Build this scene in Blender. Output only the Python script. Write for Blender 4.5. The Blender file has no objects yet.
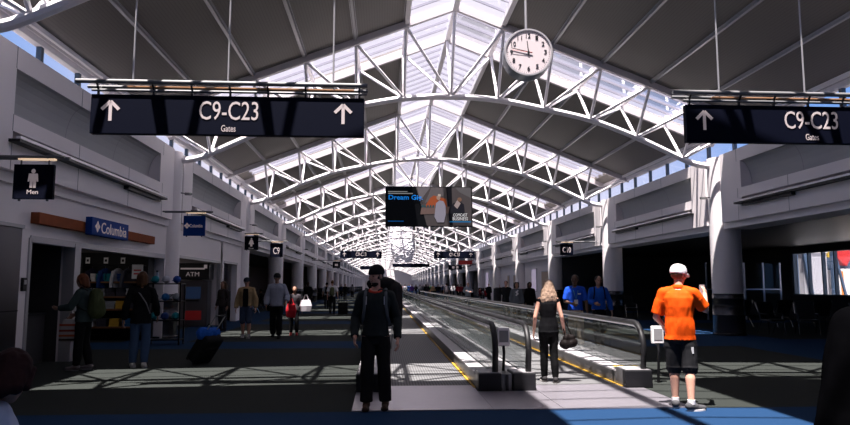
import bpy, bmesh, math, random
from mathutils import Vector, Matrix, noise, Euler
random.seed(7)
C = bpy.context.scene.collection
PI = math.pi
CX = 2.12            # centre line of the concourse
Y1 = 21.03; BAY = 10.77; S = 1.492; SLOPE = .386; RIDGE = 10.02; SW = 2.65
CH = [7.52, 7.44, 7.17, 6.84, 6.29, 5.60]
NB0, NB1 = -2, 22    # truss indices
def TY(i): return Y1 + (i-1)*BAY      # y of truss i

# ------------------------------------------------------------------ materials
def mat(name, col, rough=.6, metal=0, spec=.5, emit=None, es=1, noise_amt=0, noise_scale=5, bump=0, bump_scale=30, alpha=1):
    m = bpy.data.materials.new(name); m.use_nodes = True
    nt = m.node_tree; b = nt.nodes['Principled BSDF']
    b.inputs['Base Color'].default_value = (*col, 1)
    b.inputs['Roughness'].default_value = rough; b.inputs['Metallic'].default_value = metal
    b.inputs['Specular IOR Level'].default_value = spec
    if emit: b.inputs['Emission Color'].default_value = (*emit, 1); b.inputs['Emission Strength'].default_value = es
    if noise_amt or bump:
        tc = nt.nodes.new('ShaderNodeTexCoord')
    if noise_amt:
        n = nt.nodes.new('ShaderNodeTexNoise'); n.inputs['Scale'].default_value = noise_scale; n.inputs['Detail'].default_value = 4
        nt.links.new(tc.outputs['Object'], n.inputs['Vector'])
        mx = nt.nodes.new('ShaderNodeMixRGB')
        mx.inputs[1].default_value = (*[c*(1-noise_amt) for c in col], 1); mx.inputs[2].default_value = (*[min(1, c*(1+noise_amt)) for c in col], 1)
        nt.links.new(n.outputs['Fac'], mx.inputs[0]); nt.links.new(mx.outputs[0], b.inputs['Base Color'])
    if bump:
        n2 = nt.nodes.new('ShaderNodeTexNoise'); n2.inputs['Scale'].default_value = bump_scale
        nt.links.new(tc.outputs['Object'], n2.inputs['Vector'])
        bp = nt.nodes.new('ShaderNodeBump'); bp.inputs['Strength'].default_value = bump; bp.inputs['Distance'].default_value = .02
        nt.links.new(n2.outputs['Fac'], bp.inputs['Height']); nt.links.new(bp.outputs[0], b.inputs['Normal'])
    return m

def stripes(name, c1, c2, axis, scale, rough=.6, metal=0, bump=.0, width=.5, soft=.08):
    """procedural grooves: c1 with thin c2 lines across the given object axis"""
    m = mat(name, c1, rough, metal); nt = m.node_tree; b = nt.nodes['Principled BSDF']
    tc = nt.nodes.new('ShaderNodeTexCoord'); sp = nt.nodes.new('ShaderNodeSeparateXYZ'); nt.links.new(tc.outputs['Object'], sp.inputs[0])
    mu = nt.nodes.new('ShaderNodeMath'); mu.operation = 'MULTIPLY'; mu.inputs[1].default_value = scale
    nt.links.new(sp.outputs[axis], mu.inputs[0])
    fr = nt.nodes.new('ShaderNodeMath'); fr.operation = 'FRACT'; nt.links.new(mu.outputs[0], fr.inputs[0])
    r = nt.nodes.new('ShaderNodeValToRGB'); r.color_ramp.elements[0].position = width; r.color_ramp.elements[1].position = min(1, width+soft)
    r.color_ramp.elements[0].color = (*c1, 1); r.color_ramp.elements[1].color = (*c2, 1)
    nt.links.new(fr.outputs[0], r.inputs[0]); nt.links.new(r.outputs[0], b.inputs['Base Color'])
    return m

def glass(name, tint, refl=.08):
    m = bpy.data.materials.new(name); m.use_nodes = True; nt = m.node_tree; nt.nodes.clear()
    o = nt.nodes.new('ShaderNodeOutputMaterial'); t = nt.nodes.new('ShaderNodeBsdfTransparent'); t.inputs[0].default_value = (*tint, 1)
    g = nt.nodes.new('ShaderNodeBsdfGlossy'); g.inputs['Roughness'].default_value = .03
    lw = nt.nodes.new('ShaderNodeFresnel'); lw.inputs['IOR'].default_value = 1.45
    mu = nt.nodes.new('ShaderNodeMath'); mu.operation = 'MULTIPLY'; mu.inputs[1].default_value = refl/.04
    nt.links.new(lw.outputs[0], mu.inputs[0])
    mx = nt.nodes.new('ShaderNodeMixShader'); nt.links.new(mu.outputs[0], mx.inputs[0]); nt.links.new(t.outputs[0], mx.inputs[1]); nt.links.new(g.outputs[0], mx.inputs[2])
    nt.links.new(mx.outputs[0], o.inputs[0])
    return m

M = {}
M['white'] = mat('white_steel_paint', (.82, .78, .80), .4, noise_amt=.03)
M['rafter'] = mat('rafter_shade_grey', (.55, .51, .53), .45)  # undershade of the rafters put into the grey; a notice box shares it
M['bars'] = mat('glazing_bar_grey', (.30, .29, .36), .5)
M['wall'] = mat('painted_wall', (.80, .74, .75), .6, noise_amt=.04, noise_scale=.6)
M['wallj'] = mat('wall_joint', (.26, .25, .27), .7)
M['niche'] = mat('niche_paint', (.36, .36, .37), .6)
M['panel'] = stripes('acoustic_ceiling_panel', (.175, .158, .145), (.137, .124, .112), 0, 14, .6, width=.8)
M['dark'] = mat('dark_void_paint', (.012, .012, .014), .7)
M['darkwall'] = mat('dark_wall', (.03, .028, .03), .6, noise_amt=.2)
M['brownwall'] = mat('brown_wall', (.055, .03, .025), .5, noise_amt=.25, noise_scale=1.5)
M['woodwall'] = stripes('wood_wall', (.25, .12, .055), (.10, .05, .025), 1, .5, .5, width=.6)
M['column'] = mat('column_paint', (.78, .73, .745), .45, noise_amt=.03)
M['colbase'] = mat('column_base_metal', (.09, .085, .09), .25, .8, noise_amt=.35, noise_scale=3)
M['mull'] = mat('window_mullion', (.07, .10, .14), .4, .3)
M['silver'] = mat('silver_trim', (.42, .41, .43), .35, .5)
M['steel'] = mat('brushed_steel', (.13, .125, .135), .28, .9, noise_amt=.15, noise_scale=1.2)
M['chrome'] = mat('chrome', (.7, .7, .72), .12, 1)
M['alu'] = mat('aluminium', (.6, .59, .62), .3, .7, noise_amt=.06)
M['carpet'] = mat('grey_carpet', (.023, .026, .024), .95, spec=.05, noise_amt=.3, noise_scale=60, bump=.3, bump_scale=200)
M['blue'] = mat('blue_carpet', (.010, .031, .077), .95, spec=.05, noise_amt=.25, noise_scale=60, bump=.3, bump_scale=200)
M['plate'] = mat('landing_plate_metal', (.40, .375, .42), .34, .75, noise_amt=.08, noise_scale=8)
M['tread'] = stripes('walkway_tread', (.12, .12, .125), (.05, .05, .05), 0, 22, .7, .0, width=.55)
M['yellow'] = mat('yellow_line', (.42, .24, .015), .6)
M['rubber'] = mat('black_rubber', (.006, .006, .007), .5, spec=.3)
M['blackp'] = mat('black_plastic', (.006, .006, .008), .45, spec=.3)
M['clad'] = mat('walkway_cladding', (.17, .165, .17), .35, .6, noise_amt=.15)
M['deck'] = mat('walkway_deck', (.16, .155, .16), .4, .5)
M['glass'] = glass('clear_glass', (.97, .97, .985), .018)
M['bglass'] = glass('balustrade_glass', (.93, .96, .955), .022)
M['sign'] = mat('sign_navy', (.002, .003, .010), .6, spec=.06)
M['signw'] = mat('sign_lettering', (.42, .36, .365), .5, emit=(.8, .66, .68), es=.12)
M['signblue'] = mat('sign_royal_blue', (.006, .045, .24), .6, spec=.1)
M['wood'] = mat('sign_wood', (.27, .075, .03), .75, spec=.1, noise_amt=.3, noise_scale=4)
M['whitep'] = mat('white_plastic', (.75, .73, .74), .4)
M['clockface'] = mat('clock_face', (.54, .475, .495), .5)
M['red'] = mat('red_paint', (.55, .02, .02), .5)
M['yel'] = mat('yellow_paint', (.75, .5, .05), .5)
M['door'] = mat('tan_door', (.45, .32, .22), .5)
M['poster'] = mat('poster_pink', (.6, .5, .62), .5, emit=(.7, .6, .8), es=.25)
M['posteryel'] = mat('poster_yellow', (.75, .55, .2), .5, emit=(.8, .6, .2), es=.25)
M['green'] = mat('exit_green', (.05, .3, .15), .5)
M['tarmac'] = mat('tarmac', (.45, .44, .45), .8)
M['bridge'] = stripes('jet_bridge_panel', (.45, .45, .50), (.25, .25, .30), 1, 2.2, .5, width=.85)
M['bluesteel'] = mat('blue_steel', (.05, .09, .16), .5)
M['railgrey'] = mat('rail_grey', (.13, .13, .135), .5)
M['deckw'] = mat('deck_silver', (.36, .345, .36), .45, .2)
M['seat'] = mat('black_vinyl', (.014, .014, .016), .4)
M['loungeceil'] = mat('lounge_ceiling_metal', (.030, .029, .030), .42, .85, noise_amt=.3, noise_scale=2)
M['shelfwood'] = mat('shelf_wood', (.16, .07, .03), .5, noise_amt=.2)
_mc = {}
def cm(r, g, b, rough=.8):
    k = (r, g, b, rough)
    if k not in _mc: _mc[k] = mat('fabric_%d' % len(_mc), (r, g, b), rough, spec=.06, noise_amt=.12, noise_scale=9)
    return _mc[k]
SKIN = mat('skin_light', (.50, .27, .20), .5, spec=.3); SKIN2 = mat('skin_mid', (.30, .16, .11), .5, spec=.3); SKIN3 = mat('skin_dark', (.09, .045, .03), .5, spec=.3)
M['eye'] = mat('eye_dark', (.02, .015, .012), .2)

# ------------------------------------------------------------------ mesh builder
class MB:
    def __init__(s): s.v = []; s.f = []; s.m = []; s.cur = 0
    def add(s, vs, fs):
        o = len(s.v); s.v += [tuple(v) for v in vs]; s.f += [tuple(o+i for i in f) for f in fs]; s.m += [s.cur]*len(fs); return s
    def box(s, x0, x1, y0, y1, z0, z1):
        if x0 > x1: x0, x1 = x1, x0
        if y0 > y1: y0, y1 = y1, y0
        if z0 > z1: z0, z1 = z1, z0
        return s.add([(x0,y0,z0),(x1,y0,z0),(x1,y1,z0),(x0,y1,z0),(x0,y0,z1),(x1,y0,z1),(x1,y1,z1),(x0,y1,z1)],
                     [(0,3,2,1),(4,5,6,7),(0,1,5,4),(1,2,6,5),(2,3,7,6),(3,0,4,7)])
    def rings(s, rs, caps=True, closed=False):
        n = len(rs[0]); vs = [p for r in rs for p in r]; fs = []
        m = len(rs); rng = m if closed else m-1
        for i in range(rng):
            a = i*n; b = ((i+1) % m)*n
            for j in range(n): k = (j+1) % n; fs.append((a+j, a+k, b+k, b+j))
        if caps and not closed: fs.append(tuple(reversed(range(n)))); fs.append(tuple(range((m-1)*n, m*n)))
        return s.add(vs, fs)
    def tube(s, pts, r, n=8, closed=False, ry=None, square=False):
        pts = [Vector(p) for p in pts]; rs = []
        up0 = None
        for i, p in enumerate(pts):
            a = pts[i-1] if i > 0 or closed else p; b = pts[(i+1) % len(pts)] if i < len(pts)-1 or closed else p
            d = (b-a).normalized() if (b-a).length > 1e-9 else Vector((0, 0, 1))
            if up0 is None: up0 = Vector((0, 0, 1)) if abs(d.z) < .95 else Vector((0, 1, 0))
            u = d.cross(up0).normalized() if d.cross(up0).length > 1e-6 else Vector((1, 0, 0)); w = u.cross(d).normalized(); up0 = w
            rr = r[i] if isinstance(r, (list, tuple)) else r; r2 = ry if ry is not None else rr
            ph = PI/4 if square else 0; k = math.sqrt(2) if square else 1
            rs.append([p + u*math.cos(ph+2*PI*j/n)*rr*k + w*math.sin(ph+2*PI*j/n)*r2*k for j in range(n)])
        return s.rings(rs, not closed, closed)
    def bar(s, a, b, w, h): return s.tube([a, b], w/2, 4, ry=h/2, square=True)
    def lathe(s, prof, n=24, c=(0, 0)):
        return s.rings([[(c[0]+r*math.cos(2*PI*j/n), c[1]+r*math.sin(2*PI*j/n), z) for j in range(n)] for r, z in prof])
    def prism(s, poly, a, b, axis='y'):
        n = len(poly)
        def P(u, v, t): return {'y': (u, t, v), 'x': (t, u, v), 'z': (u, v, t)}[axis]
        vs = [P(u, v, a) for u, v in poly] + [P(u, v, b) for u, v in poly]
        fs = [tuple(range(n)), tuple(range(2*n-1, n-1, -1))] + [(j, n+j, n+(j+1) % n, (j+1) % n) for j in range(n)]
        return s.add(vs, fs)
    def ell(s, c, rx, ry, rz, n=14, m=10, M3=None):
        rs = []
        for i in range(m+1):
            t = -PI/2 + PI*i/m; cr = max(math.cos(t), .02); ring = []
            for j in range(n):
                v = Vector((rx*cr*math.cos(2*PI*j/n), ry*cr*math.sin(2*PI*j/n), rz*math.sin(t)))
                if M3: v = M3 @ v
                ring.append(Vector(c)+v)
            rs.append(ring)
        return s.rings(rs)
    def cap(s, a, b, ra, rb, n=12):
        a = Vector(a); b = Vector(b); d = (b-a); L = d.length or 1e-6; d /= L
        u = d.orthogonal().normalized(); w = d.cross(u); rs = []
        prof = [(-ra*math.cos(t), ra*math.sin(t)) for t in (.12, .5, .9, 1.25)] + [(0, ra), (L*.5, (ra+rb)/2), (L, rb)] + [(L+rb*math.cos(t), rb*math.sin(t)) for t in (1.25, .9, .5, .12)]
        for t, r in prof: rs.append([a+d*t+u*math.cos(2*PI*j/n)*r+w*math.sin(2*PI*j/n)*r for j in range(n)])
        return s.rings(rs)
    def build(s, name, m, parent=None, smooth=False, bevel=0):
        me = bpy.data.meshes.new(name); me.from_pydata(s.v, [], s.f)
        ms = m if isinstance(m, (list, tuple)) else [m]
        for x in ms: me.materials.append(M[x] if isinstance(x, str) else x)
        if len(ms) > 1: me.polygons.foreach_set('material_index', s.m)
        bm = bmesh.new(); bm.from_mesh(me); bmesh.ops.recalc_face_normals(bm, faces=bm.faces); bm.to_mesh(me); bm.free()
        if smooth:
            me.polygons.foreach_set('use_smooth', [True]*len(me.polygons))
            me.set_sharp_from_angle(angle=math.radians(40))
        o = bpy.data.objects.new(name, me); C.objects.link(o)
        if parent: o.parent = parent
        if bevel:
            b = o.modifiers.new('bevel', 'BEVEL'); b.width = bevel; b.segments = 2; b.limit_method = 'ANGLE'
        return o
def tag(o, label=None, cat=None, group=None, kind=None):
    if label: o['label'] = label
    if cat: o['category'] = cat
    if group: o['group'] = group
    if kind: o['kind'] = kind
    return o
def thing(name, label, cat, loc=(0, 0, 0), rz=0, group=None):
    o = bpy.data.objects.new(name, None); C.objects.link(o); o.empty_display_size = .1
    o.location = loc; o.rotation_euler = (0, 0, rz); return tag(o, label, cat, group)
def struct(o): o['kind'] = 'structure'; return o
def children(o): return [c for c in bpy.data.objects if c.parent == o]
def dup(o, loc=None, rz=None, label=None, group=None, parent=None):
    kids = children(o); c = o.copy(); C.objects.link(c); c.parent = parent
    if loc is not None: c.location = loc
    if rz is not None: c.rotation_euler = (0, 0, rz)
    if label: c['label'] = label
    if group: c['group'] = group
    for k in kids: dup(k, parent=c)
    return c
def text(s, w, h, loc, rot, m, parent, depth=.006, name='lettering', bold=0):
    """lettering scaled to fit w x h, centred on loc; rot = euler"""
    cu = bpy.data.curves.new('t', 'FONT'); cu.body = s; cu.align_x = 'CENTER'; cu.extrude = .01; cu.resolution_u = 3; cu.offset = bold
    t = bpy.data.objects.new('t', cu); C.objects.link(t); bpy.context.view_layer.update()
    me = bpy.data.meshes.new_from_object(t.evaluated_get(bpy.context.evaluated_depsgraph_get()))
    bpy.data.objects.remove(t)
    xs = [v.co.x for v in me.vertices]; ys = [v.co.y for v in me.vertices]
    x0, x1, y0, y1 = min(xs), max(xs), min(ys), max(ys)
    kx = w/(x1-x0); ky = h/(y1-y0)
    for v in me.vertices: v.co = Vector(((v.co.x-(x0+x1)/2)*kx, (v.co.y-(y0+y1)/2)*ky, v.co.z*depth/.02))
    me.materials.clear(); me.materials.append(M[m] if isinstance(m, str) else m)
    o = bpy.data.objects.new(name, me); C.objects.link(o); o.parent = parent; o.location = loc; o.rotation_euler = rot
    return o
FRONT = (PI/2, 0, 0)            # faces -Y

# ------------------------------------------------------------------ camera
cam = bpy.data.cameras.new('camera'); cam.sensor_width = 36; cam.lens = 680/850*36; cam.clip_end = 800
co = bpy.data.objects.new('camera', cam); C.objects.link(co)
co.location = (0, 0, 1.55); co.rotation_euler = (PI/2+.107, 0, -.061)
bpy.context.scene.camera = co

# ------------------------------------------------------------------ setting: floor
YA, YB = -13.0, TY(NB1)+5
fl = MB()
xs = [-13, -7.2, -5.4, 9.2, 11.6, 21]
ys = [YA, 8.65]
for i in range(1, 25):
    yb = 17.3+(i-1)*BAY
    if yb+2.1 < YB: ys += [yb, yb+2.1]
ys.append(YB)
for j in range(len(ys)-1):
    for i in range(len(xs)-1):
        fl.cur = 1 if (j == 0 or (j >= 2 and j % 2 == 0) or i == 3 or (i == 1 and j >= 3)) else 0
        fl.add([(xs[i], ys[j], 0), (xs[i+1], ys[j], 0), (xs[i+1], ys[j+1], 0), (xs[i], ys[j+1], 0)], [(0, 1, 2, 3)])
struct(fl.build('floor', ['carpet', 'blue']))

# ------------------------------------------------------------------ setting: roof
def roofz(x): return RIDGE - SLOPE*abs(x-CX)
bands = [(TY(i)-SW/2, TY(i)+SW/2) for i in range(NB0, NB1+1)]
pan = MB(); bat = MB(); gl = MB(); gb = MB(); raf = MB(); pur = MB()
prev = YA
segs = []
for a, b in bands:
    if a > prev: segs.append((prev, a))
    prev = b
segs.append((prev, YB))
for s in (-1, 1):
    def X(d): return CX+s*d
    for a, b in segs:
        # dark panels
        d0, d1 = S, 9.22
        q = [(X(d0), roofz(X(d0))), (X(d1), roofz(X(d1))), (X(d1), roofz(X(d1))+.16), (X(d0), roofz(X(d0))+.16)]
        pan.prism(q, a, b)
        for k in range(1, 7):
            x = X(S*k); z = roofz(x)
            bat.box(x-.035, x+.035, a, b, z-.075, z+.005)
            bat.box(x+.055, x+.075, a, b, z-.03, z+.005); bat.box(x-.075, x-.055, a, b, z-.03, z+.005)
    # glazing of the bands and of the ridge
    for a, b in bands:
        pan.prism([(X(8.4), roofz(X(8.4))+.02), (X(9.22), roofz(X(9.22))+.02), (X(9.22), roofz(X(9.22))+.16), (X(8.4), roofz(X(8.4))+.16)], a, b)  # closed eave strip, added to trim the sun bands on the floor
        x0, x1 = X(0), X(8.4)
        gl.add([(x0, a, roofz(x0)+.1), (x1, a, roofz(x1)+.1), (x1, b, roofz(x1)+.1), (x0, b, roofz(x0)+.1)], [(0, 1, 2, 3)])
        for t in (.25, .5, .75):
            y = a+(b-a)*t
            gb.bar((x0, y, roofz(x0)+.06), (x1, y, roofz(x1)+.06), .035, .07)
        for y in (a, b):
            raf.bar((X(.0), y, roofz(X(0))-.06), (X(9.2), y, roofz(X(9.2))-.06), .13, .26)
        for k in range(1, 6):
            x = X(S*k); pur.bar((x, a, roofz(x)-.02), (x, b, roofz(x)-.02), .10, .12)
    for a, b in segs:
        x0, x1 = X(0), X(S)
        gl.add([(x0, a, roofz(x0)+.1), (x1, a, roofz(x1)+.1), (x1, b, roofz(x1)+.1), (x0, b, roofz(x0)+.1)], [(0, 1, 2, 3)])
        n = max(1, round((b-a)/.66))
        for i in range(1, n):
            y = a+(b-a)*i/n
            gb.bar((x0, y, roofz(x0)+.06), (x1, y, roofz(x1)+.06), .035, .07)
    x = X(S-.04); pur.bar((x, YA, roofz(x)-.04), (x, YB, roofz(x)-.04), .14, .18)
pur.bar((CX, YA, RIDGE-.08), (CX, YB, RIDGE-.08), .16, .26)
ceil = struct(pan.build('ceiling', 'panel'))
struct(bat.build('trim_1', 'silver')); struct(gl.build('window_1', 'glass')); struct(gb.build('trim_2', 'bars')); struct(raf.build('trim_3', 'rafter')); struct(pur.build('trim_4', 'white'))

# roof trusses --------------------------------------------------------------
def chord_pts(s):
    P = [(CX+s*S*k, CH[k]) for k in range(6)]
    P += [(CX+s*(S*5+.35), 5.46), (CX+s*(S*5+.75), 5.38), (CX+s*8.75, 5.36)]
    return P
def spline(P, n=4):
    out = []
    for i in range(len(P)-1):
        p0 = P[max(i-1, 0)]; p1 = P[i]; p2 = P[i+1]; p3 = P[min(i+2, len(P)-1)]
        for j in range(n):
            t = j/n
            out.append(tuple(.5*((2*p1[q])+(-p0[q]+p2[q])*t+(2*p0[q]-5*p1[q]+4*p2[q]-p3[q])*t*t+(-p0[q]+3*p1[q]-3*p2[q]+p3[q])*t**3) for q in (0, 1)))
    out.append(P[-1]); return out
full = [(x, z) for x, z in reversed(chord_pts(-1))] + chord_pts(1)[1:]
fullS = spline(full)
def struts():
    L = []
    for side in (-1, 1):
        for k in range(-6, 7):
            up = (CX+k*S, side*(SW/2-.03), RIDGE-SLOPE*abs(k)*S-.12)
            if abs(k) <= 5: L.append((up, (CX+k*S, 0, CH[abs(k)])))
            if k: 
                j = k-(1 if k > 0 else -1); L.append((up, (CX+j*S, 0, CH[abs(j)])))
    return L
near_label = {-2: None, -1: None,
 0: 'white steel roof truss overhead crossing above the nearer hanging gate signs',
 1: 'full white arched roof truss seen just behind the round clock',
 2: 'second full arched roof truss behind the clock, its arch above the advertising banner',
 3: 'third arched roof truss, its arch ending behind the advertising banner edges',
 4: 'fourth arched roof truss from the clock, down behind the banner'}
chord_me = None; smesh = {}
for i in range(NB0, NB1+1):
    if i < 0: continue
    lab = near_label.get(i, 'distant white arched roof truss deep down the concourse')
    t = thing('roof_truss', lab, 'roof truss', (0, TY(i), 0), 0, 'arched roof trusses' if i < 5 else 'far roof trusses')
    if chord_me is None:
        c = MB().tube([(x, 0, z) for x, z in fullS], .10, 8).build('bottom_chord', 'white', t, smooth=True); chord_me = c.data
        tops = []
    else:
        c = bpy.data.objects.new('bottom_chord', chord_me); C.objects.link(c); c.parent = t
    if i < 5:
        for q, (a, b) in enumerate(struts()):
            if q not in smesh:
                o = MB().tube([a, b], .048, 6).build('web_strut', 'white', t); smesh[q] = o.data
            else:
                o = bpy.data.objects.new('web_strut', smesh[q]); C.objects.link(o); o.parent = t
    else:
        if 'all' not in smesh:
            w = MB()
            for a, b in struts(): w.tube([a, b], .048, 5)
            o = w.build('web_bracing', 'white', t); smesh['all'] = o.data
        else:
            o = bpy.data.objects.new('web_bracing', smesh['all']); C.objects.link(o); o.parent = t

# ------------------------------------------------------------------ side walls
sides = {-1: 'left', 1: 'right'}
for s in (-1, 1):
    def X(d): return CX+s*d
    W = MB(); J = MB(); N = MB(); L = MB()
    # upper band: fascia per bay with a niche, recessed behind it a continuous wall
    W.box(X(8.72), X(9.22), YA, YB, 3.50, 5.60)
    W.box(X(8.35), X(9.3), YA, TY(NB0)-.65, 3.48, 5.60)
    clr = MB()
    for i in range(NB0, NB1+1):
        a, b = TY(i)+.35, min(TY(i+1)-.65, YB)
        if b-a < 3: continue
        n0, n1 = TY(i)+1.36, TY(i+1)-1.86
        if n1 > b: n1 = b-.4
        f, bk = X(8.35), X(8.75)
        # face pieces around the niche and the slot under it
        W.box(f, bk, a, b, 5.22, 5.60); W.box(f, bk, a, b, 3.48, 3.96); W.box(f, bk, a, b, 4.14, 4.42)
        W.box(f, bk, a, n0, 4.42, 5.22); W.box(f, bk, n1, b, 4.42, 5.22)
        W.box(f, bk, a, n0, 3.96, 4.14); W.box(f, bk, n1, b, 3.96, 4.14)
        # curved cove inside the niche
        prof = [(X(8.35+.34*math.cos(t*PI/2/7)), 4.43+.78*math.sin(t*PI/2/7)) for t in range(8)]
        for q in range(7):
            (xa, za), (xb, zb) = prof[q], prof[q+1]
            N.add([(xa, n0, za), (xa, n1, za), (xb, n1, zb), (xb, n0, zb)], [(0, 1, 2, 3)])
        for g in (n0+(n1-n0)*.34, n0+(n1-n0)*.67):
            for q in range(7):
                (xa, za), (xb, zb) = prof[q], prof[q+1]
                J.add([(xa-s*.004, g-.012, za), (xa-s*.004, g+.012, za), (xb-s*.004, g+.012, zb), (xb-s*.004, g-.012, zb)], [(0, 1, 2, 3)])
        # panel joints on the face
        for g in (a+1.0, a+(b-a)*.36, a+(b-a)*.64, b-1.0):
            for z0, z1 in ((5.22, 5.6), (4.14, 4.42), (3.48, 3.96)): J.box(f-s*.003, f, g-.01, g+.01, z0, z1)
        # soffit step below
        W.box(X(8.5), X(9.4), TY(i)+.45, min(TY(i+1)-.45, YB), 3.30, 3.485)
        # light ledge: a thing on the wall
        if i >= -1 and i < 12:
            side = sides[s]
            words = {0: 'nearest', 1: 'second', 2: 'third', 3: 'fourth', 4: 'fifth', 5: 'sixth'}
            lab = ('long uplight ledge on the %s wall, %s one in view' % (side, words[i])) if i in words else ('small distant uplight ledge high on the %s wall' % side)
            t = thing('wall_uplight', lab, 'light fitting', (f, (n0+n1)/2, 3.98), 0, 'wall uplight ledges')
            h = (n1-n0)/2+.12
            MB().box(-s*.19, s*.02, -h, h, -.05, .0).build('ledge', 'blackp', t)
            MB().box(-s*.20, -s*.12, -h, h, .0, .045).build('front_lip', 'alu', t)
            MB().box(-s*.12, s*.02, h*.30, h*.92, -.13, -.05).build('dark_slot', 'blackp', t)  # black box in place of a recess, its shade put into the colour
    struct(W.build('wall_'+sides[s], 'wall')); 
    o = struct(N.build('trim_%d' % (5 if s < 0 else 6), 'niche', smooth=True)); struct(J.build('trim_%d' % (7 if s < 0 else 8), 'wallj'))
    # clerestory
    G = MB(); x = X(9.12); ez = roofz(X(9.12))
    G.add([(x, YA, 5.6), (x, YB, 5.6), (x, YB, ez), (x, YA, ez)], [(0, 1, 2, 3)])
    struct(G.build('window_%d' % (2 if s < 0 else 3), 'glass'))
    Mu = MB(); y = YA+.6
    k0 = math.ceil((YA-12.13)/1.73)
    for k in range(k0, 170):
        y = (12.13 if s < 0 else 12.2)+k*1.73
        if y > YB: break
        Mu.box(x-.05, x+.05, y-.06, y+.06, 5.6, ez)
    struct(Mu.build('trim_%d' % (9 if s < 0 else 10), 'mull'))
    E_ = MB(); E_.box(x-.08, x+.08, YA, YB, ez-.13, ez); E_.box(x-.06, x+.06, YA, YB, 5.6, 5.66); 
    E_.bar((X(8.95), YA, roofz(X(8.95))-.02), (X(8.95), YB, roofz(X(8.95))-.02), .22, .1)
    struct(E_.build('trim_%d' % (11 if s < 0 else 12), 'white'))
# side roofs that close the wings, outside walls, ends
sr = MB(); sr.box(CX-9.2, -14, YA, YB, 3.9, 5.4); sr.box(CX+9.2, 22, YA, YB, 3.9, 5.4)
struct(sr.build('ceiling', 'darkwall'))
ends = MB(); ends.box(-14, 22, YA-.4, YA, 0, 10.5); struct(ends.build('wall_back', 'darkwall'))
ends = MB(); ends.box(-14, -.5, YB, YB+.4, 0, 10.3); ends.box(5, 22, YB, YB+.4, 0, 10.3); ends.box(-.5, 5, YB, YB+.4, 3.2, 10.3); ends.box(-.5, 5, YB+.3, YB+.4, 0, 3.2)
struct(ends.build('wall_front', 'wall'))
# right wing (gate lounge) ------------------------------------------------
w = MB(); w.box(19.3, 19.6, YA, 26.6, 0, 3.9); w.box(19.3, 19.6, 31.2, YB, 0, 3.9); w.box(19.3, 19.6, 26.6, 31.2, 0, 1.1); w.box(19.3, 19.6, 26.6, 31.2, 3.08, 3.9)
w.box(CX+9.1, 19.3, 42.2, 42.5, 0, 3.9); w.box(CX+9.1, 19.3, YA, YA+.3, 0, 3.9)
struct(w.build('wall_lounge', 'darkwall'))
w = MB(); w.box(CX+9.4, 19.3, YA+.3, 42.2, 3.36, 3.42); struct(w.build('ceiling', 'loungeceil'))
w = MB(); w.add([(19.45, 26.6, 1.1), (19.45, 31.2, 1.1), (19.45, 31.2, 3.08), (19.45, 26.6, 3.08)], [(0, 1, 2, 3)]); struct(w.build('window_4', 'glass'))
w = MB()
for y in (26.65, 28.2, 29.0, 30.0, 31.15): w.box(19.35, 19.5, y-.04, y+.04, 1.1, 3.08)
w.box(19.35, 19.5, 26.6, 31.2, 1.1, 1.16); w.box(19.35, 19.5, 26.6, 31.2, 3.02, 3.08)
struct(w.build('trim_13', 'mull'))
# right solid wall further down
w = MB(); w.box(CX+8.95, CX+9.4, 42.5, 78, 0, 3.5); w.box(CX+8.95, CX+9.4, 122, YB, 0, 3.5)
struct(w.build('wall_right', 'wall'))
w = MB(); w.box(CX+12.5, CX+12.8, 78, 122, 0, 3.9); struct(w.build('wall_right', 'brownwall'))
# left wing -----------------------------------------------------------------
XLW = CX-8.57          # face of the shop fronts, -6.45
w = MB()
def LW(y0, y1, z0, z1, t=.25): w.box(XLW-t, XLW, y0, y1, z0, z1)
LW(YA, 12.82, 0, 3.5); LW(12.82, 14.62, 2.42, 3.5); LW(14.62, 14.86, 0, 3.5); LW(14.86, 20.55, 2.36, 3.5); LW(20.55, 21.75, 0, 3.5)
LW(21.75, 27.4, 2.46, 3.5); LW(27.4, 28.08, 0, 3.5); LW(28.08, 30.6, 2.5, 3.5); LW(30.6, 31.9, 0, 3.5)
w.box(-12.5, XLW, 21.45, 21.7, 0, 3.9); w.box(-12.5, XLW, 31.7, 31.95, 0, 3.9); w.box(-9.0, XLW, 27.5, 27.75, 0, 3.9); w.box(-9.2, -9.0, 21.7, 31.7, 0, 3.9)
struct(w.build('wall_left', 'wall'))
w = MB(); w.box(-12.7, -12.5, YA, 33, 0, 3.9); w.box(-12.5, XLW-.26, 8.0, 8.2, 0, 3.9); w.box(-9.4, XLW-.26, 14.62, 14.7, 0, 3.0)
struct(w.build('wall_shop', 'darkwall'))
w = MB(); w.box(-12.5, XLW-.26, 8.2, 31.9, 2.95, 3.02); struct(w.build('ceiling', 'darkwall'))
w = MB(); w.box(-12.7, -12.5, 33, 78, 0, 3.9); w.box(-12.5, XLW-.4, 77.8, 78, 0, 3.9); struct(w.build('wall_left', 'brownwall'))
w = MB(); w.box(XLW-.75, XLW-.5, 78, 126, 0, 3.5); struct(w.build('wall_left', 'woodwall'))
w = MB(); w.box(XLW-.55, XLW-.3, 126, YB, 0, 3.5); struct(w.build('wall_left', 'wall'))
w = MB(); w.box(-12.5, XLW-.2, 32, 77.8, 3.36, 3.42); struct(w.build('ceiling', 'darkwall'))
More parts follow.
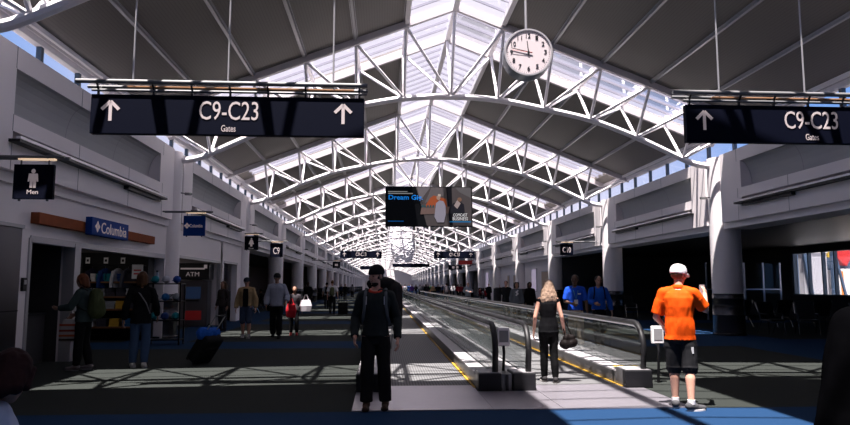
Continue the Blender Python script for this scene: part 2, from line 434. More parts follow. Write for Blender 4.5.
# door frames on the left
w = MB(); w.box(XLW-.2, XLW+.04, 14.60, 14.88, 0, 2.42); w.box(XLW-.2, XLW+.03, 12.78, 12.86, 0, 2.42); w.box(XLW-.2, XLW+.03, 12.82, 20.5, 2.34, 2.46)
w.box(XLW-.1, XLW+.03, 21.75, 27.4, 2.42, 2.5); w.box(XLW-.1, XLW+.03, 27.36, 27.46, 0, 2.46); w.box(XLW-.1, XLW+.03, 28.04, 30.6, 2.46, 2.54)
struct(w.build('trim_14', 'silver'))

# columns -------------------------------------------------------------------
ords = ['nearest', 'second', 'third', 'fourth', 'fifth', 'sixth', 'seventh', 'eighth']
def column(s, i, first=None):
    side = sides[s]
    notes = {(1, 1): 'nearest round white column on the right, beside the man in orange',
             (1, 2): 'second round column on the right, behind the two men in blue shirts',
             (1, 3): 'third round column on the right, beneath the C10 gate sign',
             (-1, 1): 'nearest round column on the left, between clothing shop and cash machine alcove',
             (-1, 2): 'second round column on the left, behind the restroom sign',
             (-1, 3): 'third round column on the left, behind the man in the grey hoodie'}
    lab = notes.get((s, i)) or ('round column on the %s, %s counting from the front' % (side, ords[i-1]) if i <= 8 else 'distant round column far down the %s side' % side)
    t = thing('column', lab, 'column', (CX+s*8.76, TY(i), 0), 0, 'round columns')
    return t
cproto = None
for s in (-1, 1):
    for i in range(1, 19):
        t = column(s, i)
        if cproto is None:
            a = MB().lathe([(.46, 1.28), (.46, 5.62)], 28).build('shaft', 'column', t, smooth=True)
            b = MB().lathe([(.50, 0), (.50, .06), (.475, .08), (.475, .60), (.482, .61), (.482, .66), (.475, .67), (.475, 1.10), (.482, 1.11), (.482, 1.18), (.475, 1.19), (.475, 1.29), (.46, 1.30)], 28).build('base_cladding', 'colbase', t, smooth=True)
            cproto = (a.data, b.data)
        else:
            for nm, me in zip(('shaft', 'base_cladding'), cproto):
                o = bpy.data.objects.new(nm, me); C.objects.link(o); o.parent = t
        if i <= 4:
            c = thing('security_camera', 'small grey security camera on the %s %s column' % (ords[i-1], sides[s]), 'camera', (CX+s*8.30, TY(i)-.05, 4.36), 0, 'column security cameras')
            MB().bar((0, 0, 0), (-s*.14, 0, -.02), .03, .03).build('bracket', 'railgrey', c)
            MB().box(-s*.32, -s*.12, -.04, .04, -.07, .01).build('housing', 'railgrey', c, bevel=.01)
            MB().tube([(-s*.32, 0, -.03), (-s*.335, 0, -.03)], .025, 10).build('lens', 'blackp', c)
# smoke detectors on dark ceiling panels
for k, (x, y, lab) in enumerate([(-1.0, 11.9, 'small dome detector on the dark ceiling panel above the left gate sign'), (6.75, 13.0, 'small dome detector on the dark ceiling panel above the right gate sign')]):
    z = roofz(x); t = thing('smoke_detector', lab, 'detector', (x, y, z-.01), 0, 'ceiling detectors')
    MB().lathe([(.07, 0), (.07, -.03), (.05, -.07), (.02, -.09)], 14).build('housing', 'whitep', t, smooth=True)

# ------------------------------------------------------------------ moving walkways
WY0, WY1 = 10.15, 74.0
def balustrade(x, label, inner, wide, off=0):
    """x = centre, inner = side(s) facing a tread (+1 / -1)"""
    t = thing('walkway_balustrade', label, 'moving walkway rail', (x, WY0, 0), 0, 'moving walkway balustrades')
    L = WY1-WY0; hw = wide/2
    c = MB(); c.box(-hw, hw, .55, L, 0, .20)
    c.prism([(.0, 0), (.6, 0), (.6, .20), (.45, .27), (.0, .27)], -hw, hw, 'x')
    c.build('base_cladding', 'clad', t)
    d = MB(); d.box(-hw-.012, off-.02, .45, L, .20, .225); d.box(off+.02, hw+.012, .45, L, .20, .225)
    d.prism([(.02, .272), (.46, .272), (.7, .225), (.7, .20), (.46, .25), (.02, .25)], -hw+.02, hw-.02, 'x')
    d.build('deck_strip', 'deckw', t)
    nb = MB(); nb.box(-hw-.01, hw+.01, -.03, .12, 0, .26); nb.box(-hw-.02, hw+.02, -.02, .10, .02, .05)
    nb.build('newel_block', 'blackp', t, bevel=.012)
    # glass panes
    n = 28; step = (L-.55)/n
    path = []
    def arc(r):
        P = [(.66+0*r, .95)]
        return P
    R = .38; zc = .95-R; yc = .06+R
    prof = [(yc-R*math.sin(a), zc+R*math.cos(a)) for a in [j*PI/2/8 for j in range(9)]]
    poly = [(1.6, .91)] + [(y+.035, z-.035) for y, z in prof] + [(.10, .27), (1.6, .21)]
    MB().prism([(y, z) for y, z in poly], off-.006, off+.006, 'x').build('glass_pane', 'bglass', t)
    y = 1.615
    while y < L-.1:
        y2 = min(y+2.4, L); q = MB().box(off-.006, off+.006, y, y2-.012, .2, .91)
        q.build('glass_pane', 'bglass', t); y = y2
    # handrail
    pts = [(0, L, .97), (0, 8, .97), (0, 2, .97), (0, yc+.3, .97)]
    pts += [(0, yc-(R+.02)*math.sin(a), zc+(R+.02)*math.cos(a)) for a in [j*(PI*.62)/12 for j in range(13)]]
    last = pts[-1]; pts += [(0, last[1]+.02, last[2]-.18), (0, .12, .26)]
    pts = [(off, b_, c_) for a_, b_, c_ in pts]
    MB().tube(pts, .046, 10, ry=.038).build('handrail', 'rubber', t, smooth=True)
    pts2 = [(0, L, .925), (0, yc+.3, .925)] + [(0, yc-(R-.03)*math.sin(a), zc+(R-.03)*math.cos(a)) for a in [j*(PI*.55)/10 for j in range(11)]]
    pts2 = [(off, b_, c_) for a_, b_, c_ in pts2]
    MB().tube(pts2, .022, 6).build('handrail_track', 'alu', t)
    return t
bA = balustrade(1.58, 'glass balustrade with black handrail on the left of the narrow central island', -1, .32, .09)
bB = balustrade(2.09, 'glass balustrade with black handrail just left of the blonde woman', 1, .32, .08)
bC = balustrade(3.90, 'glass balustrade with black handrail between blonde woman and man in orange', -1, .40, .11)
bD = balustrade(-.19, 'glass balustrade hidden behind the man with the backpack', 1, .38)
bC.location.y = WY0+.22
# island infill between A and B
t = thing('walkway_island', 'low grey metal island between the two close walkway balustrades', 'walkway panel', (1.835, WY0, 0))
MB().box(-.074, .074, .02, WY1-WY0, 0, .245).build('cover', 'clad', t)
MB().box(-.02, .02, -.012, .0, 0.01, .24).build('dark_joint', 'blackp', t)
# floors of the walkways
for x0, x1, lab, side in ((0.0, 1.42, 'grooved moving walkway belt left of the island beside the yellow line', 1), (2.25, 3.70, 'sunlit moving walkway belt where the blonde woman steps on', 2)):
    t = thing('moving_walkway', lab, 'moving walkway', ((x0+x1)/2, WY0, 0), 0, 'moving walkway belts')
    h = (x1-x0)/2
    MB().box(-h+.06, h-.06, .55, WY1-WY0, .0, .012).build('belt', 'tread', t)
    MB().box(-h+.03, h-.03, -1.5, .55, .0, .014).build('landing_plate', 'plate', t)
    b = MB(); b.box(h-.045, h-.01, .3, WY1-WY0, .0, .02); b.build('yellow_edge', 'yellow', t)
    b = MB(); b.box(-h+.01, -h+.045, .3, WY1-WY0, .0, .02); b.build('yellow_edge', 'yellow', t)
for x0, x1, y1, lab in ((-.38, .025, -.04, 'narrow silver metal floor plate by the shoes of the man in the beanie'), (1.395, 2.275, -.04, 'silver metal floor plate in front of the narrow island'), (3.675, 3.95, .15, 'silver metal floor plate in front of the right balustrade')):
    tag(MB().box(x0, x1, WY0-1.5, WY0+y1, 0, .012).build('floor_plate', 'plate'), lab, 'floor plate', 'metal floor plates')
# signs on posts by the rails
for x, y, lab in ((1.86, WY0+.45, 'small grey notice box on a post at the island end'), (4.42, WY0+.75, 'small white notice box beside the right balustrade end')):
    t = thing('notice_box', lab, 'notice', (x, y, 0), 0, 'walkway notice boxes')
    z0 = .245 if x < 3 else .0
    MB().tube([(0, 0, z0), (0, -.06, .50), (0, -.03, .68)], .022, 8).build('post', 'blackp', t)
    MB().box(-.095, .095, -.06, .02, .62, .90).build('box', 'rafter' if x < 3 else 'whitep', t, bevel=.015)
    MB().box(-.07, .07, -.066, -.06, .68, .86).build('label_panel', 'railgrey' if x < 3 else 'silver', t)
tag(MB().box(3.80, 3.98, WY0+.95, WY0+1.15, .2255, .229).build('warning_sticker', 'yel'), 'yellow warning sticker on the right balustrade deck', 'sticker')

# ------------------------------------------------------------------ signs
def arrow(parent, x, z, h, y, m='signw'):
    b = MB(); w = h*.16; b.box(x-w/2, x+w/2, y-.004, y, z-h/2, z+h*.42)
    for s in (-1, 1):
        b.bar((x, y-.002, z+h*.46), (x+s*h*.40, y-.002, z+h*.06), .004, w) if False else None
        d = Vector((s*h*.42, 0, -h*.42)); n = Vector((h*.42, 0, s*h*.42)).normalized()*w/2
        a = Vector((x, y, z+h*.5)); q = [a+n*1.0, a+d+n*1.0, a+d-n*1.0, a-n*1.0]
        q = [Vector((v.x, y-.006, v.z)) for v in q]; r = [Vector((v.x, y, v.z)) for v in q]
        b.add(q+r, [(0, 1, 2, 3), (7, 6, 5, 4), (0, 4, 5, 1), (1, 5, 6, 2), (2, 6, 7, 3), (3, 7, 4, 0)])
    return b.build('arrow', m, parent)
def gate_sign(cx, y, zb, w, h, lab, wires=True):
    t = thing('gate_sign', lab, 'hanging sign', (cx, y, zb), 0, 'overhead gate signs')
    MB().box(-w/2, w/2, -.06, .06, 0, h).build('panel', 'sign', t, bevel=.006)
    ry = h+.19
    tu = MB()
    tu.tube([(-w/2-.22, -.09, ry), (w/2+.05, -.09, ry)], .035, 10)
    tu.tube([(-w/2-.14, .14, ry-.02), (w/2+.05, .14, ry-.02)], .028, 8)
    tu.tube([(-w/2-.02, 0, h+.08), (w/2+.04, 0, h+.08)], .022, 8)
    tu.build('rail', 'railgrey', t, smooth=True)
    for x in (-w/2+.08, -w*.28, -w*.14, 0, w*.14, w*.28, w/2-.08):
        bk = MB(); bk.bar((x, 0, h), (x, 0, h+.09), .03, .03); bk.bar((x, 0, h+.08), (x, -.09, ry), .025, .025); bk.bar((x, 0, h+.08), (x, .14, ry-.02), .025, .025)
        bk.build('hanger_bracket', 'blackp', t)
    MB().box(-w*.38, w*.46, .02, .09, ry-.045, ry-.03).build('orange_reflection', cm(.42, .22, .12, .4), t)  # orange strip paints a warm light reflection along the rail
    for x in ((-w/2+.58), (-.04), (w/2-.48)):
        if wires: 
            X0 = cx+x; top = roofz(X0)-zb; MB().tube([(x, 0, ry), (x, 0, top)], .014, 6).build('hanger_rod', 'silver', t)
    text('C9-C23', .88*w/4.08, .285*h/.6, (0, -.064, h*.62), FRONT, 'signw', t)
    text('Gates', .215*w/4.08, .10*h/.6, (0, -.064, h*.165), FRONT, 'signw', t)
    arrow(t, -w/2+.29*w/4.08, h*.57, .30*h/.6, -.06); arrow(t, w/2-.32*w/4.08, h*.57, .30*h/.6, -.06)
    return t
gate_sign(-2.35, 10.3, 3.81, 4.08, .60, 'long navy gate sign reading C9-C23, hanging at upper left')
gate_sign(6.80, 10.3, 3.80, 4.08, .60, 'long navy gate sign reading C9-C23, cut off by the right picture edge')
def far_gate_sign(cx, lab):
    t = thing('gate_sign', lab, 'hanging sign', (cx, 66, 4.18), 0, 'overhead gate signs')
    w, h = 4.0, .68
    MB().box(-w/2, w/2, -.06, .06, 0, h).build('panel', 'sign', t)
    text('C9-C23', 1.0, .34, (0, -.064, h*.55), FRONT, 'signw', t)
    arrow(t, -w/2+.4, h*.5, .36, -.06); arrow(t, w/2-.4, h*.5, .36, -.06)
    r = MB()
    for x in (-1.2, 1.2): r.tube([(x, 0, h), (x, 0, roofz(cx+x)-4.18)], .02, 5)
    r.build('hanger_rod', 'silver', t)
far_gate_sign(-2.16, 'small distant gate sign left of the beanie man, above the left aisle')
far_gate_sign(6.9, 'small distant gate sign right of the banner, above the walkway')
for k, (x, y, w, z, lab) in enumerate([(5.2, 128, 7, 5.0, 'far dark hanging sign low over the crowd'), (4.4, 104, 3, 4.3, 'distant short dark hanging sign over the walkway crowd'), (-2.5, 118, 3.0, 4.3, 'distant short dark hanging sign on the left aisle')]):
    t = thing('hanging_sign', lab, 'hanging sign', (x, y, z)); MB().box(-w/2, w/2, -.06, .06, 0, .6).build('panel', 'sign', t)
    MB().tube([(-w/3, 0, .6), (-w/3, 0, roofz(x-w/3)-z)], .02, 5).tube([(w/3, 0, .6), (w/3, 0, roofz(x+w/3)-z)], .02, 5).build('hanger_rod', 'silver', t)

def blade_sign(x, y, z, w, h, wallx, lab, kind, m='sign', grp='small blade signs'):
    t = thing('blade_sign', lab, 'hanging sign', (x, y, z), 0, grp)
    MB().box(-w/2, w/2, -.035, .035, 0, h).build('panel', m, t, bevel=.004)
    dx = wallx-x; s = 1 if dx > 0 else -1
    r = MB(); e = -s*(w/2+.18)
    r.tube([(dx, .09, h+.12), (e, .09, h+.12)], .03, 8); r.tube([(dx, -.09, h+.11), (e-(-s)*.0, -.09, h+.11)], .022, 8)
    r.build('bracket_rail', 'railgrey', t, smooth=True)
    MB().box(-w*.4, w*.5, -.05, .05, h+.07, h+.10).build('lamp_strip', mat('warm_lamp', (.7, .5, .35), .5, emit=(1, .72, .5), es=.5), t)
    for q in (-w*.35, w*.35): b = MB(); b.bar((q, 0, h), (q, 0, h+.1), .02, .02); b.bar((q, -.09, h+.1), (q, .09, h+.1), .02, .02); b.build('clip', 'steel', t); MB().lathe([(.02, -.03), (.02, 0)], 8, (q, 0)).build('stud', 'steel', t)
    if kind == 'men':
        f = MB(); f.ell((0, -.04, h*.80), .032, .006, .036, 12, 8)
        f.prism([(-.065, h*.73), (.065, h*.73), (.078, h*.50), (.055, h*.50), (.045, h*.65), (.045, h*.32), (.006, h*.32), (.006, h*.50), (-.006, h*.50), (-.006, h*.32), (-.045, h*.32), (-.045, h*.65), (-.055, h*.50), (-.078, h*.50)], -.045, -.036, 'y')
        f.build('pictogram', 'signw', t)
        text('Men', w*.28, h*.12, (0, -.038, h*.20), FRONT, 'signw', t)
    elif kind == 'women':
        f = MB(); f.ell((0, -.04, h*.80), .035, .006, .04, 12, 8)
        f.prism([(-.05, h*.73), (.05, h*.73), (.12, h*.42), (.05, h*.42), (.04, h*.25), (-.04, h*.25), (-.05, h*.42), (-.12, h*.42)], -.045, -.036, 'y')
        f.build('pictogram', 'signw', t); text('Women', w*.4, h*.1, (0, -.038, h*.12), FRONT, 'signw', t)
    elif kind == 'shop':
        text('Columbia', w*.60, h*.17, (w*.09, -.038, h*.5), FRONT, 'signw', t)
        diamond(t, -w*.33, h*.5, .09, -.038)
    elif kind == 'mark':
        MB().box(-w*.2, w*.2, -.04, -.035, h*.3, h*.65).build('mark', 'signw', t)
    else:
        text(kind, w*(.50 if len(kind) < 3 else .64), h*.50, (0, -.038, h*.47), FRONT, 'signw', t)
    return t
def diamond(t, x, z, r, y):
    b = MB()
    g = r*.06
    for a in range(4):   # four small lozenges forming a gem
        q = a*PI/2; cx = x+math.cos(q)*r*.5; cz = z+math.sin(q)*r*.5
        b.prism([(cx+math.cos(q)*r*.47, cz+math.sin(q)*r*.47), (cx-math.sin(q)*r*.40, cz+math.cos(q)*r*.40), (cx-math.cos(q)*r*.42, cz-math.sin(q)*r*.42), (cx+math.sin(q)*r*.40, cz-math.cos(q)*r*.40)], y-.006, y, 'y')
    b.build('logo', 'signw', t)
blade_sign(-5.42, 10.8, 2.88, .60, .54, CX-8.36, 'dark blue restroom sign reading Men, at the far left', 'men')
blade_sign(-5.36, 19.6, 2.95, .60, .57, CX-8.36, 'royal blue square shop sign reading Columbia beside the left column', 'shop', 'signblue')
blade_sign(-5.93, 31.0, 3.14, .60, .62, CX-8.36, 'small dark sign with a white figure, left of the C9 sign', 'women')
blade_sign(-5.12, 33.0, 2.91, .60, .64, CX-8.36, 'small dark square gate sign reading C9', 'C9')
blade_sign(9.0, 33.0, 3.04, .64, .55, CX+8.36, 'small dark square gate sign reading C10 on the right', 'C10')
blade_sign(-4.1, 60.0, 3.08, .65, .55, CX-8.36, 'tiny distant dark gate sign on the left wall beyond C9', 'mark')
t = thing('shop_sign', 'red hanging shop sign on the right wall far down the concourse', 'hanging sign', (9.75, 80, 4.0)); MB().box(-.9, .9, -.05, .05, 0, .5).build('panel', 'red', t); MB().bar((.5, 0, .25), (.8, 0, .25), .04, .04).build('bracket', 'steel', t)
t = thing('hanging_sign', 'distant black and white hanging sign left of the red one', 'hanging sign', (9.3, 88, 3.6)); MB().box(-.9, .9, -.05, .05, 0, .6).build('panel', 'sign', t); MB().box(-.4, -.1, -.06, -.05, .15, .45).box(.1, .4, -.06, -.05, .15, .45).build('marks', 'signw', t); MB().bar((.6, 0, .5), (1.2, 0, .5), .04, .04).build('bracket', 'steel', t)

# shop fascia sign with wooden beam on the left wall
t = thing('wooden_beam', 'reddish brown wooden beam along the clothing shop front', 'beam', (XLW, 15.95, 2.68))
MB().box(0, .16, -3.15, 3.20, 0, .21).build('board', 'wood', t, bevel=.01)
t = thing('shop_sign', 'blue shop sign box reading Columbia on the wooden beam', 'shop sign', (XLW+.17, 15.72, 2.62))
MB().box(0, .14, -1.02, 1.04, 0, .38).build('box', 'signblue', t, bevel=.01)
R_ = (PI/2, 0, PI/2)
text('Columbia', 1.45, .24, (.143, .18, .185), R_, 'signw', t)
dm = thing('x', None, None); diamond(dm, 0, 0, .13, 0)
lg = children(dm)[0]; lg.parent = t; lg.location = (.143, -.75, .19); lg.rotation_euler = (0, 0, PI/2); bpy.data.objects.remove(dm)

# clock
t = thing('wall_clock', 'large round double-faced clock hanging from the ceiling on a pole', 'clock', (3.28, 15.0, 6.84), math.radians(-4))
t.scale = (1.25, 1.25, 1.25)
t.name = 'hanging_clock'
rim = MB(); n = 48
def circ(r, y): return [(r*math.cos(2*PI*j/n), y, r*math.sin(2*PI*j/n)) for j in range(n)]
rim.rings([circ(.40, -.115), circ(.425, -.13), circ(.445, -.12), circ(.45, .0), circ(.45, .14), circ(.445, .24), circ(.425, .25), circ(.40, .235)]); rim.build('case', mat('clock_case', (.16, .19, .22), .3, .4), t, smooth=True)
rr = MB(); rr.rings([circ(.405, -.118), circ(.41, -.136), circ(.44, -.136), circ(.446, -.12)], caps=False); rr.build('bezel', 'silver', t, smooth=True)
MB().rings([circ(.405, -.117), circ(.405, -.12)]).build('dial', 'clockface', t)
for hh in range(1, 13):
    a = hh*PI/6; text(str(hh), (.085 if hh > 9 else .050), .085, (.31*math.sin(a), -.124, .31*math.cos(a)), FRONT, 'blackp', t, .004, 'numeral', .008)
mk = MB()
for q in range(60):
    a = q*PI/30; r0 = .378 if q % 5 else .368; v = Vector((math.sin(a), 0, math.cos(a))); mk.bar(v*r0+Vector((0, -.122, 0)), v*.392+Vector((0, -.122, 0)), .005, .004)
mk.build('minute_marks', 'blackp', t)
def hand(ang, L, w, y, m, nm, tail=.07):
    a = math.radians(ang); v = Vector((math.sin(a), 0, math.cos(a))); n_ = Vector((v.z, 0, -v.x))
    P = [-v*tail-n_*w/2, -v*tail+n_*w/2, v*L+n_*w*.3, v*L-n_*w*.3]
    b = MB(); b.add([p+Vector((0, y, 0)) for p in P]+[p+Vector((0, y-.004, 0)) for p in P], [(0, 1, 2, 3), (4, 5, 6, 7), (0, 1, 5, 4), (1, 2, 6, 5), (2, 3, 7, 6), (3, 0, 4, 7)]); return b.build(nm, m, t)
hand(354, .21, .022, -.126, 'blackp', 'hour_hand'); hand(284, .32, .018, -.132, 'blackp', 'minute_hand'); hand(277, .30, .006, -.138, 'red', 'second_hand')
MB().rings([circ(.02, -.12), circ(.02, -.143)]).build('hub', 'blackp', t)
MB().tube([(-.02, 0, .44), (-.02, 0, (roofz(3.28)-6.84)/1.25)], .024, 10).build('pole', 'silver', t, smooth=True)

# advertising banner
t = thing('advertising_banner', 'black advertising banner with blue words Dream Gig. hanging across the concourse', 'banner', (2.01, 30, 4.14))
w, h = 3.88, 1.80
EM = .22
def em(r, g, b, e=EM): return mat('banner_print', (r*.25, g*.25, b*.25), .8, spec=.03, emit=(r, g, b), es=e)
MB().box(-w/2, w/2, -.04, .04, 0, h).build('panel', em(.006, .007, .010), t)
def flat(poly, m, lay, nm='picture'): return MB().prism([(u-w/2, v) for u, v in poly], -.04-.004*lay, -.04, 'y').build(nm, m, t)
flat([(1.35, h-.03), (3.84, h-.03), (3.84, .04), (1.85, .04)], em(.10, .085, .09), 1, 'picture')
flat([(1.40, h-.03), (2.0, h-.03), (1.55, 1.15)], em(.20, .18, .2), 2, 'tent_fold'); flat([(2.05, h-.03), (2.65, h-.03), (2.6, 1.4), (1.75, 1.05)], em(.16, .14, .15), 2, 'tent_fold')
flat([(2.7, h-.03), (2.95, h-.03), (3.0, .06), (2.85, .06)], em(.01, .01, .015), 3, 'dark_post')
flat([(3.1, h-.03), (3.8, h-.03), (3.8, 1.3), (3.3, 1.55)], em(.15, .14, .15), 2, 'tent_fold')
flat([(1.75, .9), (2.0, 1.30), (2.15, 1.40), (2.7, 1.25), (2.75, .85)], em(.42, .10, .04), 3, 'warm_glow')
flat([(1.55, .55), (2.8, .6), (2.85, .9), (1.6, .86)], em(.20, .13, .12), 4, 'table')
for k in range(6): flat([(1.60+k*.12, .86), (1.69+k*.12, .86), (1.68+k*.12, .96), (1.62+k*.12, .97)], em(.03, .10, .12), 5, 'bottle_shape')
flat([(2.18, .45), (2.25, 1.05), (2.40, 1.18), (2.58, 1.14), (2.68, .95), (2.68, .55), (2.6, .2), (2.3, .2)], em(.34, .32, .40), 6, 'coat_figure')
flat([(2.33+.09*math.cos(q*PI/6)+.03, 1.30+.11*math.sin(q*PI/6)) for q in range(12)], em(.45, .30, .24), 7, 'face_shape')
flat([(2.34, 1.36), (2.46, 1.36), (2.46, 1.45), (2.34, 1.46)], em(.6, .5, .45), 8, 'hat_shape')
flat([(2.85, .6), (3.0, 1.05), (3.3, 1.15), (3.5, 1.0), (3.55, .5)], em(.02, .02, .03), 5, 'dark_figure')
flat([(3.05, .95), (3.2, 1.2), (3.35, 1.05), (3.2, .8)], em(.45, .36, .36), 6, 'scarf_shape')
flat([(3.30+.1*math.cos(q*PI/6), 1.22+.1*math.sin(q*PI/6)) for q in range(12)], em(.25, .14, .1), 7, 'face_shape')
MB().box(-w/2+.12, -w/2+.98, -.045, -.04, 1.545, 1.58).build('small_print', em(.6, .6, .6), t); MB().box(-w/2+.12, -w/2+1.22, -.045, -.04, 1.46, 1.50).build('small_print', em(.6, .6, .6), t)
text('Dream Gig.', 1.52, .28, (-w/2+.12+.78, -.082, 1.27), FRONT, em(.01, .22, .75, .5), t, bold=.02)
text('COMCAST', .62, .14, (-w/2+3.33, -.082, .53), FRONT, em(.75, .75, .78, .4), t); text('BUSINESS', .68, .14, (-w/2+3.33, -.082, .36), FRONT, em(.75, .75, .78, .4), t)
MB().box(-w/2+.12, -w/2+.82, -.045, -.04, .22, .26).build('small_print', em(.01, .15, .5), t); MB().box(-w/2+2.85, -w/2+3.8, -.085, -.08, .20, .25).build('small_print', em(.01, .2, .5), t)
rd = MB()
for x in (-1.5, 1.5): rd.tube([(x, 0, h), (x, 0, roofz(2.01+x)-4.14)], .015, 6)
rd.build('hanger_rod', 'silver', t)

# hanging white sculpture, deep in the concourse
t = thing('hanging_sculpture', 'crumpled white hanging sculpture far down the centre below the banner', 'sculpture', (2.6, 90, 4.6))
sc = MB(); rnd = random.Random(3); g = []
for j in range(45):
    for i in range(40):
        a = 2*PI*i/40; rr_ = 1.3*(.62+.38*math.sin(PI*min(1, (j+1)/42)))*(1+.09*rnd.uniform(-1, 1))
        g.append((rr_*math.cos(a)*1.2, rr_*math.sin(a)*.6, j*.11+rnd.uniform(-.05, .05)))
sc.add(g, [(j*40+i, j*40+(i+1) % 40, (j+1)*40+(i+1) % 40, (j+1)*40+i) for j in range(44) for i in range(40)])
sc.build('body', mat('sculpture_white', (.88, .85, .9), .8), t)
MB().tube([(0, 0, 4.5), (0, 0, roofz(2.6)-4.6)], .02, 5).build('cable', 'silver', t)

# ------------------------------------------------------------------ right wall fittings
xw = CX+8.95
def wall_item(name, y0, y1, z0, z1, m, lab, cat, frame='silver', grp=None, th=.05):
    t = thing(name, lab, cat, (xw, (y0+y1)/2, z0), 0, grp); hh = (y1-y0)/2; H_ = z1-z0
    MB().box(-th, 0, -hh, hh, 0, H_).build('frame', frame, t)
    MB().box(-th-.01, -th, -hh+.07, hh-.07, .07, H_-.07).build('face', m, t); return t
wall_item('door', 44.9, 47.1, 0, 2.55, 'door', 'tan door on the right wall nearest the third column', 'door')
wall_item('door', 55.6, 57.4, 0, 2.45, 'door', 'left-hand wider tan door beneath the small green exit sign', 'door')
wall_item('door', 59.3, 60.2, 0, 2.45, 'door', 'narrow tan door left of the exit sign doorway', 'door')
wall_item('poster_light_box', 48.7, 50.3, 1.1, 2.8, 'poster', 'pink lit poster beside the nearest tan door', 'poster')
wall_item('poster_light_box', 71.2, 73.0, 1.2, 3.0, 'poster', 'pale pink lit poster furthest down the right wall', 'poster')
wall_item('poster_light_box', 66.2, 67.9, 1.0, 3.0, 'posteryel', 'yellow lit poster on the right wall', 'poster')
wall_item('exit_sign', 56.0, 57.0, 2.75, 3.0, 'green', 'small green exit sign above a tan door', 'sign', frame='whitep')
t = thing('trash_bin', 'tall black trash bin against the right wall by the yellow poster', 'bin', (10.4, 62, 0))
MB().lathe([(.36, 0), (.36, 1.05), (.33, 1.12), (.33, 1.16)], 18).build('body', 'blackp', t, smooth=True); MB().lathe([(.34, 1.16), (.34, 1.26), (.2, 1.36), (.05, 1.38)], 18).build('lid', 'blackp', t, smooth=True)

# ------------------------------------------------------------------ outside the lounge window
w = MB(); w.box(20.5, 90, 0-.05, 110, -.2, 0); tag(w.build('tarmac_ground', 'tarmac'), kind='structure')
t = thing('jet_bridge', 'grey panelled boarding bridge outside the lounge window', 'jet bridge', (25.9, 40, 0))
MB().box(-.75, .70, -.6, 1.4, .3, 3.5).build('tunnel', 'bridge', t)
MB().box(-.80, .75, -.65, 1.4, 3.5, 3.62).build('roof_edge', 'whitep', t)
MB().box(.86, 1.06, -.9, -.65, 0, 5).build('post', 'bluesteel', t); MB().box(-1.45, -1.28, -.9, -.65, 0, 5).build('post', 'bluesteel', t)
MB().bar((-.95, -.8, 4.4), (-.35, -.8, 0), .2, .2).build('brace', 'bluesteel', t); MB().bar((1.1, -.8, 3.4), (1.7, -.8, .6), .12, .12).build('brace', 'bluesteel', t)
for x in (-.6, .6): MB().tube([(x, .5, 0), (x, .5, .35)], .12, 10).build('leg', 'bluesteel', t)
t = thing('service_truck', 'white and orange service vehicle with a red hood outside the window', 'truck', (28.1, 40.4, 0))
MB().box(-.85, .75, -.8, 1.4, .45, 2.55).build('body', 'whitep', t, bevel=.05)
MB().box(-.55, -.40, -.84, -.80, .6, 2.4).build('orange_panel', cm(.75, .25, .06), t); MB().box(.05, .45, -.84, -.80, .6, 2.4).build('orange_panel', cm(.75, .45, .3), t)
m = MB(); m.prism([(-.75, 3.75), (.15, 3.75), (.12, 3.1), (-.1, 2.72), (-.35, 2.85), (-.68, 3.2)], -.8, .3, 'y'); m.build('awning', 'red', t, bevel=.03)
MB().box(-1.25, -.78, -.8, -.5, 3.25, 3.6).build('yellow_box', 'yel', t); MB().box(-1.2, .7, -.3, -.1, 2.5, 3.8).build('frame', 'bluesteel', t)
for x in (-.5, .45):
    for y in (-.6, 1.1): MB().tube([(x, y-.12, .3), (x, y+.12, .3)], .3, 14).build('wheel', 'rubber', t)
t = thing('terminal_building', 'pale terminal building beyond the boarding bridge', 'building', (45, 75, 0)); MB().box(-22, 30, -3, 6, 0, 7).build('wall', 'tarmac', t); MB().box(-22, 30, -3.05, -3, 2.5, 4.2).build('window_band', 'bluesteel', t)

# lounge seats
def make_seat(lab, loc, rz, grp='gate lounge seats'):
    t = thing('lounge_seat', lab, 'seat', loc, rz, grp)
    MB().box(-.27, .27, -.05, .45, .40, .47).build('seat', 'seat', t, bevel=.02)
    b = MB(); b.prism([(-.06, .46), (.0, .46), (-.16, 1.02), (-.22, 1.02)], -.27, .27, 'x'); b.build('backrest', 'seat', t, bevel=.015)
    for s in (-1, 1):
        MB().tube([(s*.30, .40, .0), (s*.30, .30, .62), (s*.30, -.05, .64), (s*.30, -.22, 1.0)], .018, 6).build('arm_frame', 'chrome', t)
        MB().tube([(s*.30, -.18, .0), (s*.30, .05, .42)], .018, 6).build('leg', 'chrome', t)
        MB().box(s*.30-.03, s*.30+.03, -.05, .33, .63, .66).build('armrest', 'blackp', t)
    return t
seatp = make_seat('black lounge seat nearest the first right column', (12.6, 21.8, 0), math.radians(190))
k = 0
seat_l = ['black lounge seat second from the first right column', 'black lounge seat third from the first right column', 'black lounge seat right of the bright lounge window base',
          'black lounge seat in the back row left of the window', 'black lounge seat in the back row, centre', 'black lounge seat at the right end of the back row',
          'black lounge seat behind the second right column', 'black lounge seat beside the man in orange in the dark lounge']
for (x, y, r), lab in zip([(13.7, 21.5, 160), (15.2, 20.9, 185), (15.85, 20.8, 185), (13.6, 25.2, 20), (15.0, 25.0, 5), (16.4, 24.8, 350), (12.2, 33.5, 185), (12.0, 28.4, 100)], seat_l):
    dup(seatp, (x, y, 0), math.radians(r), lab)
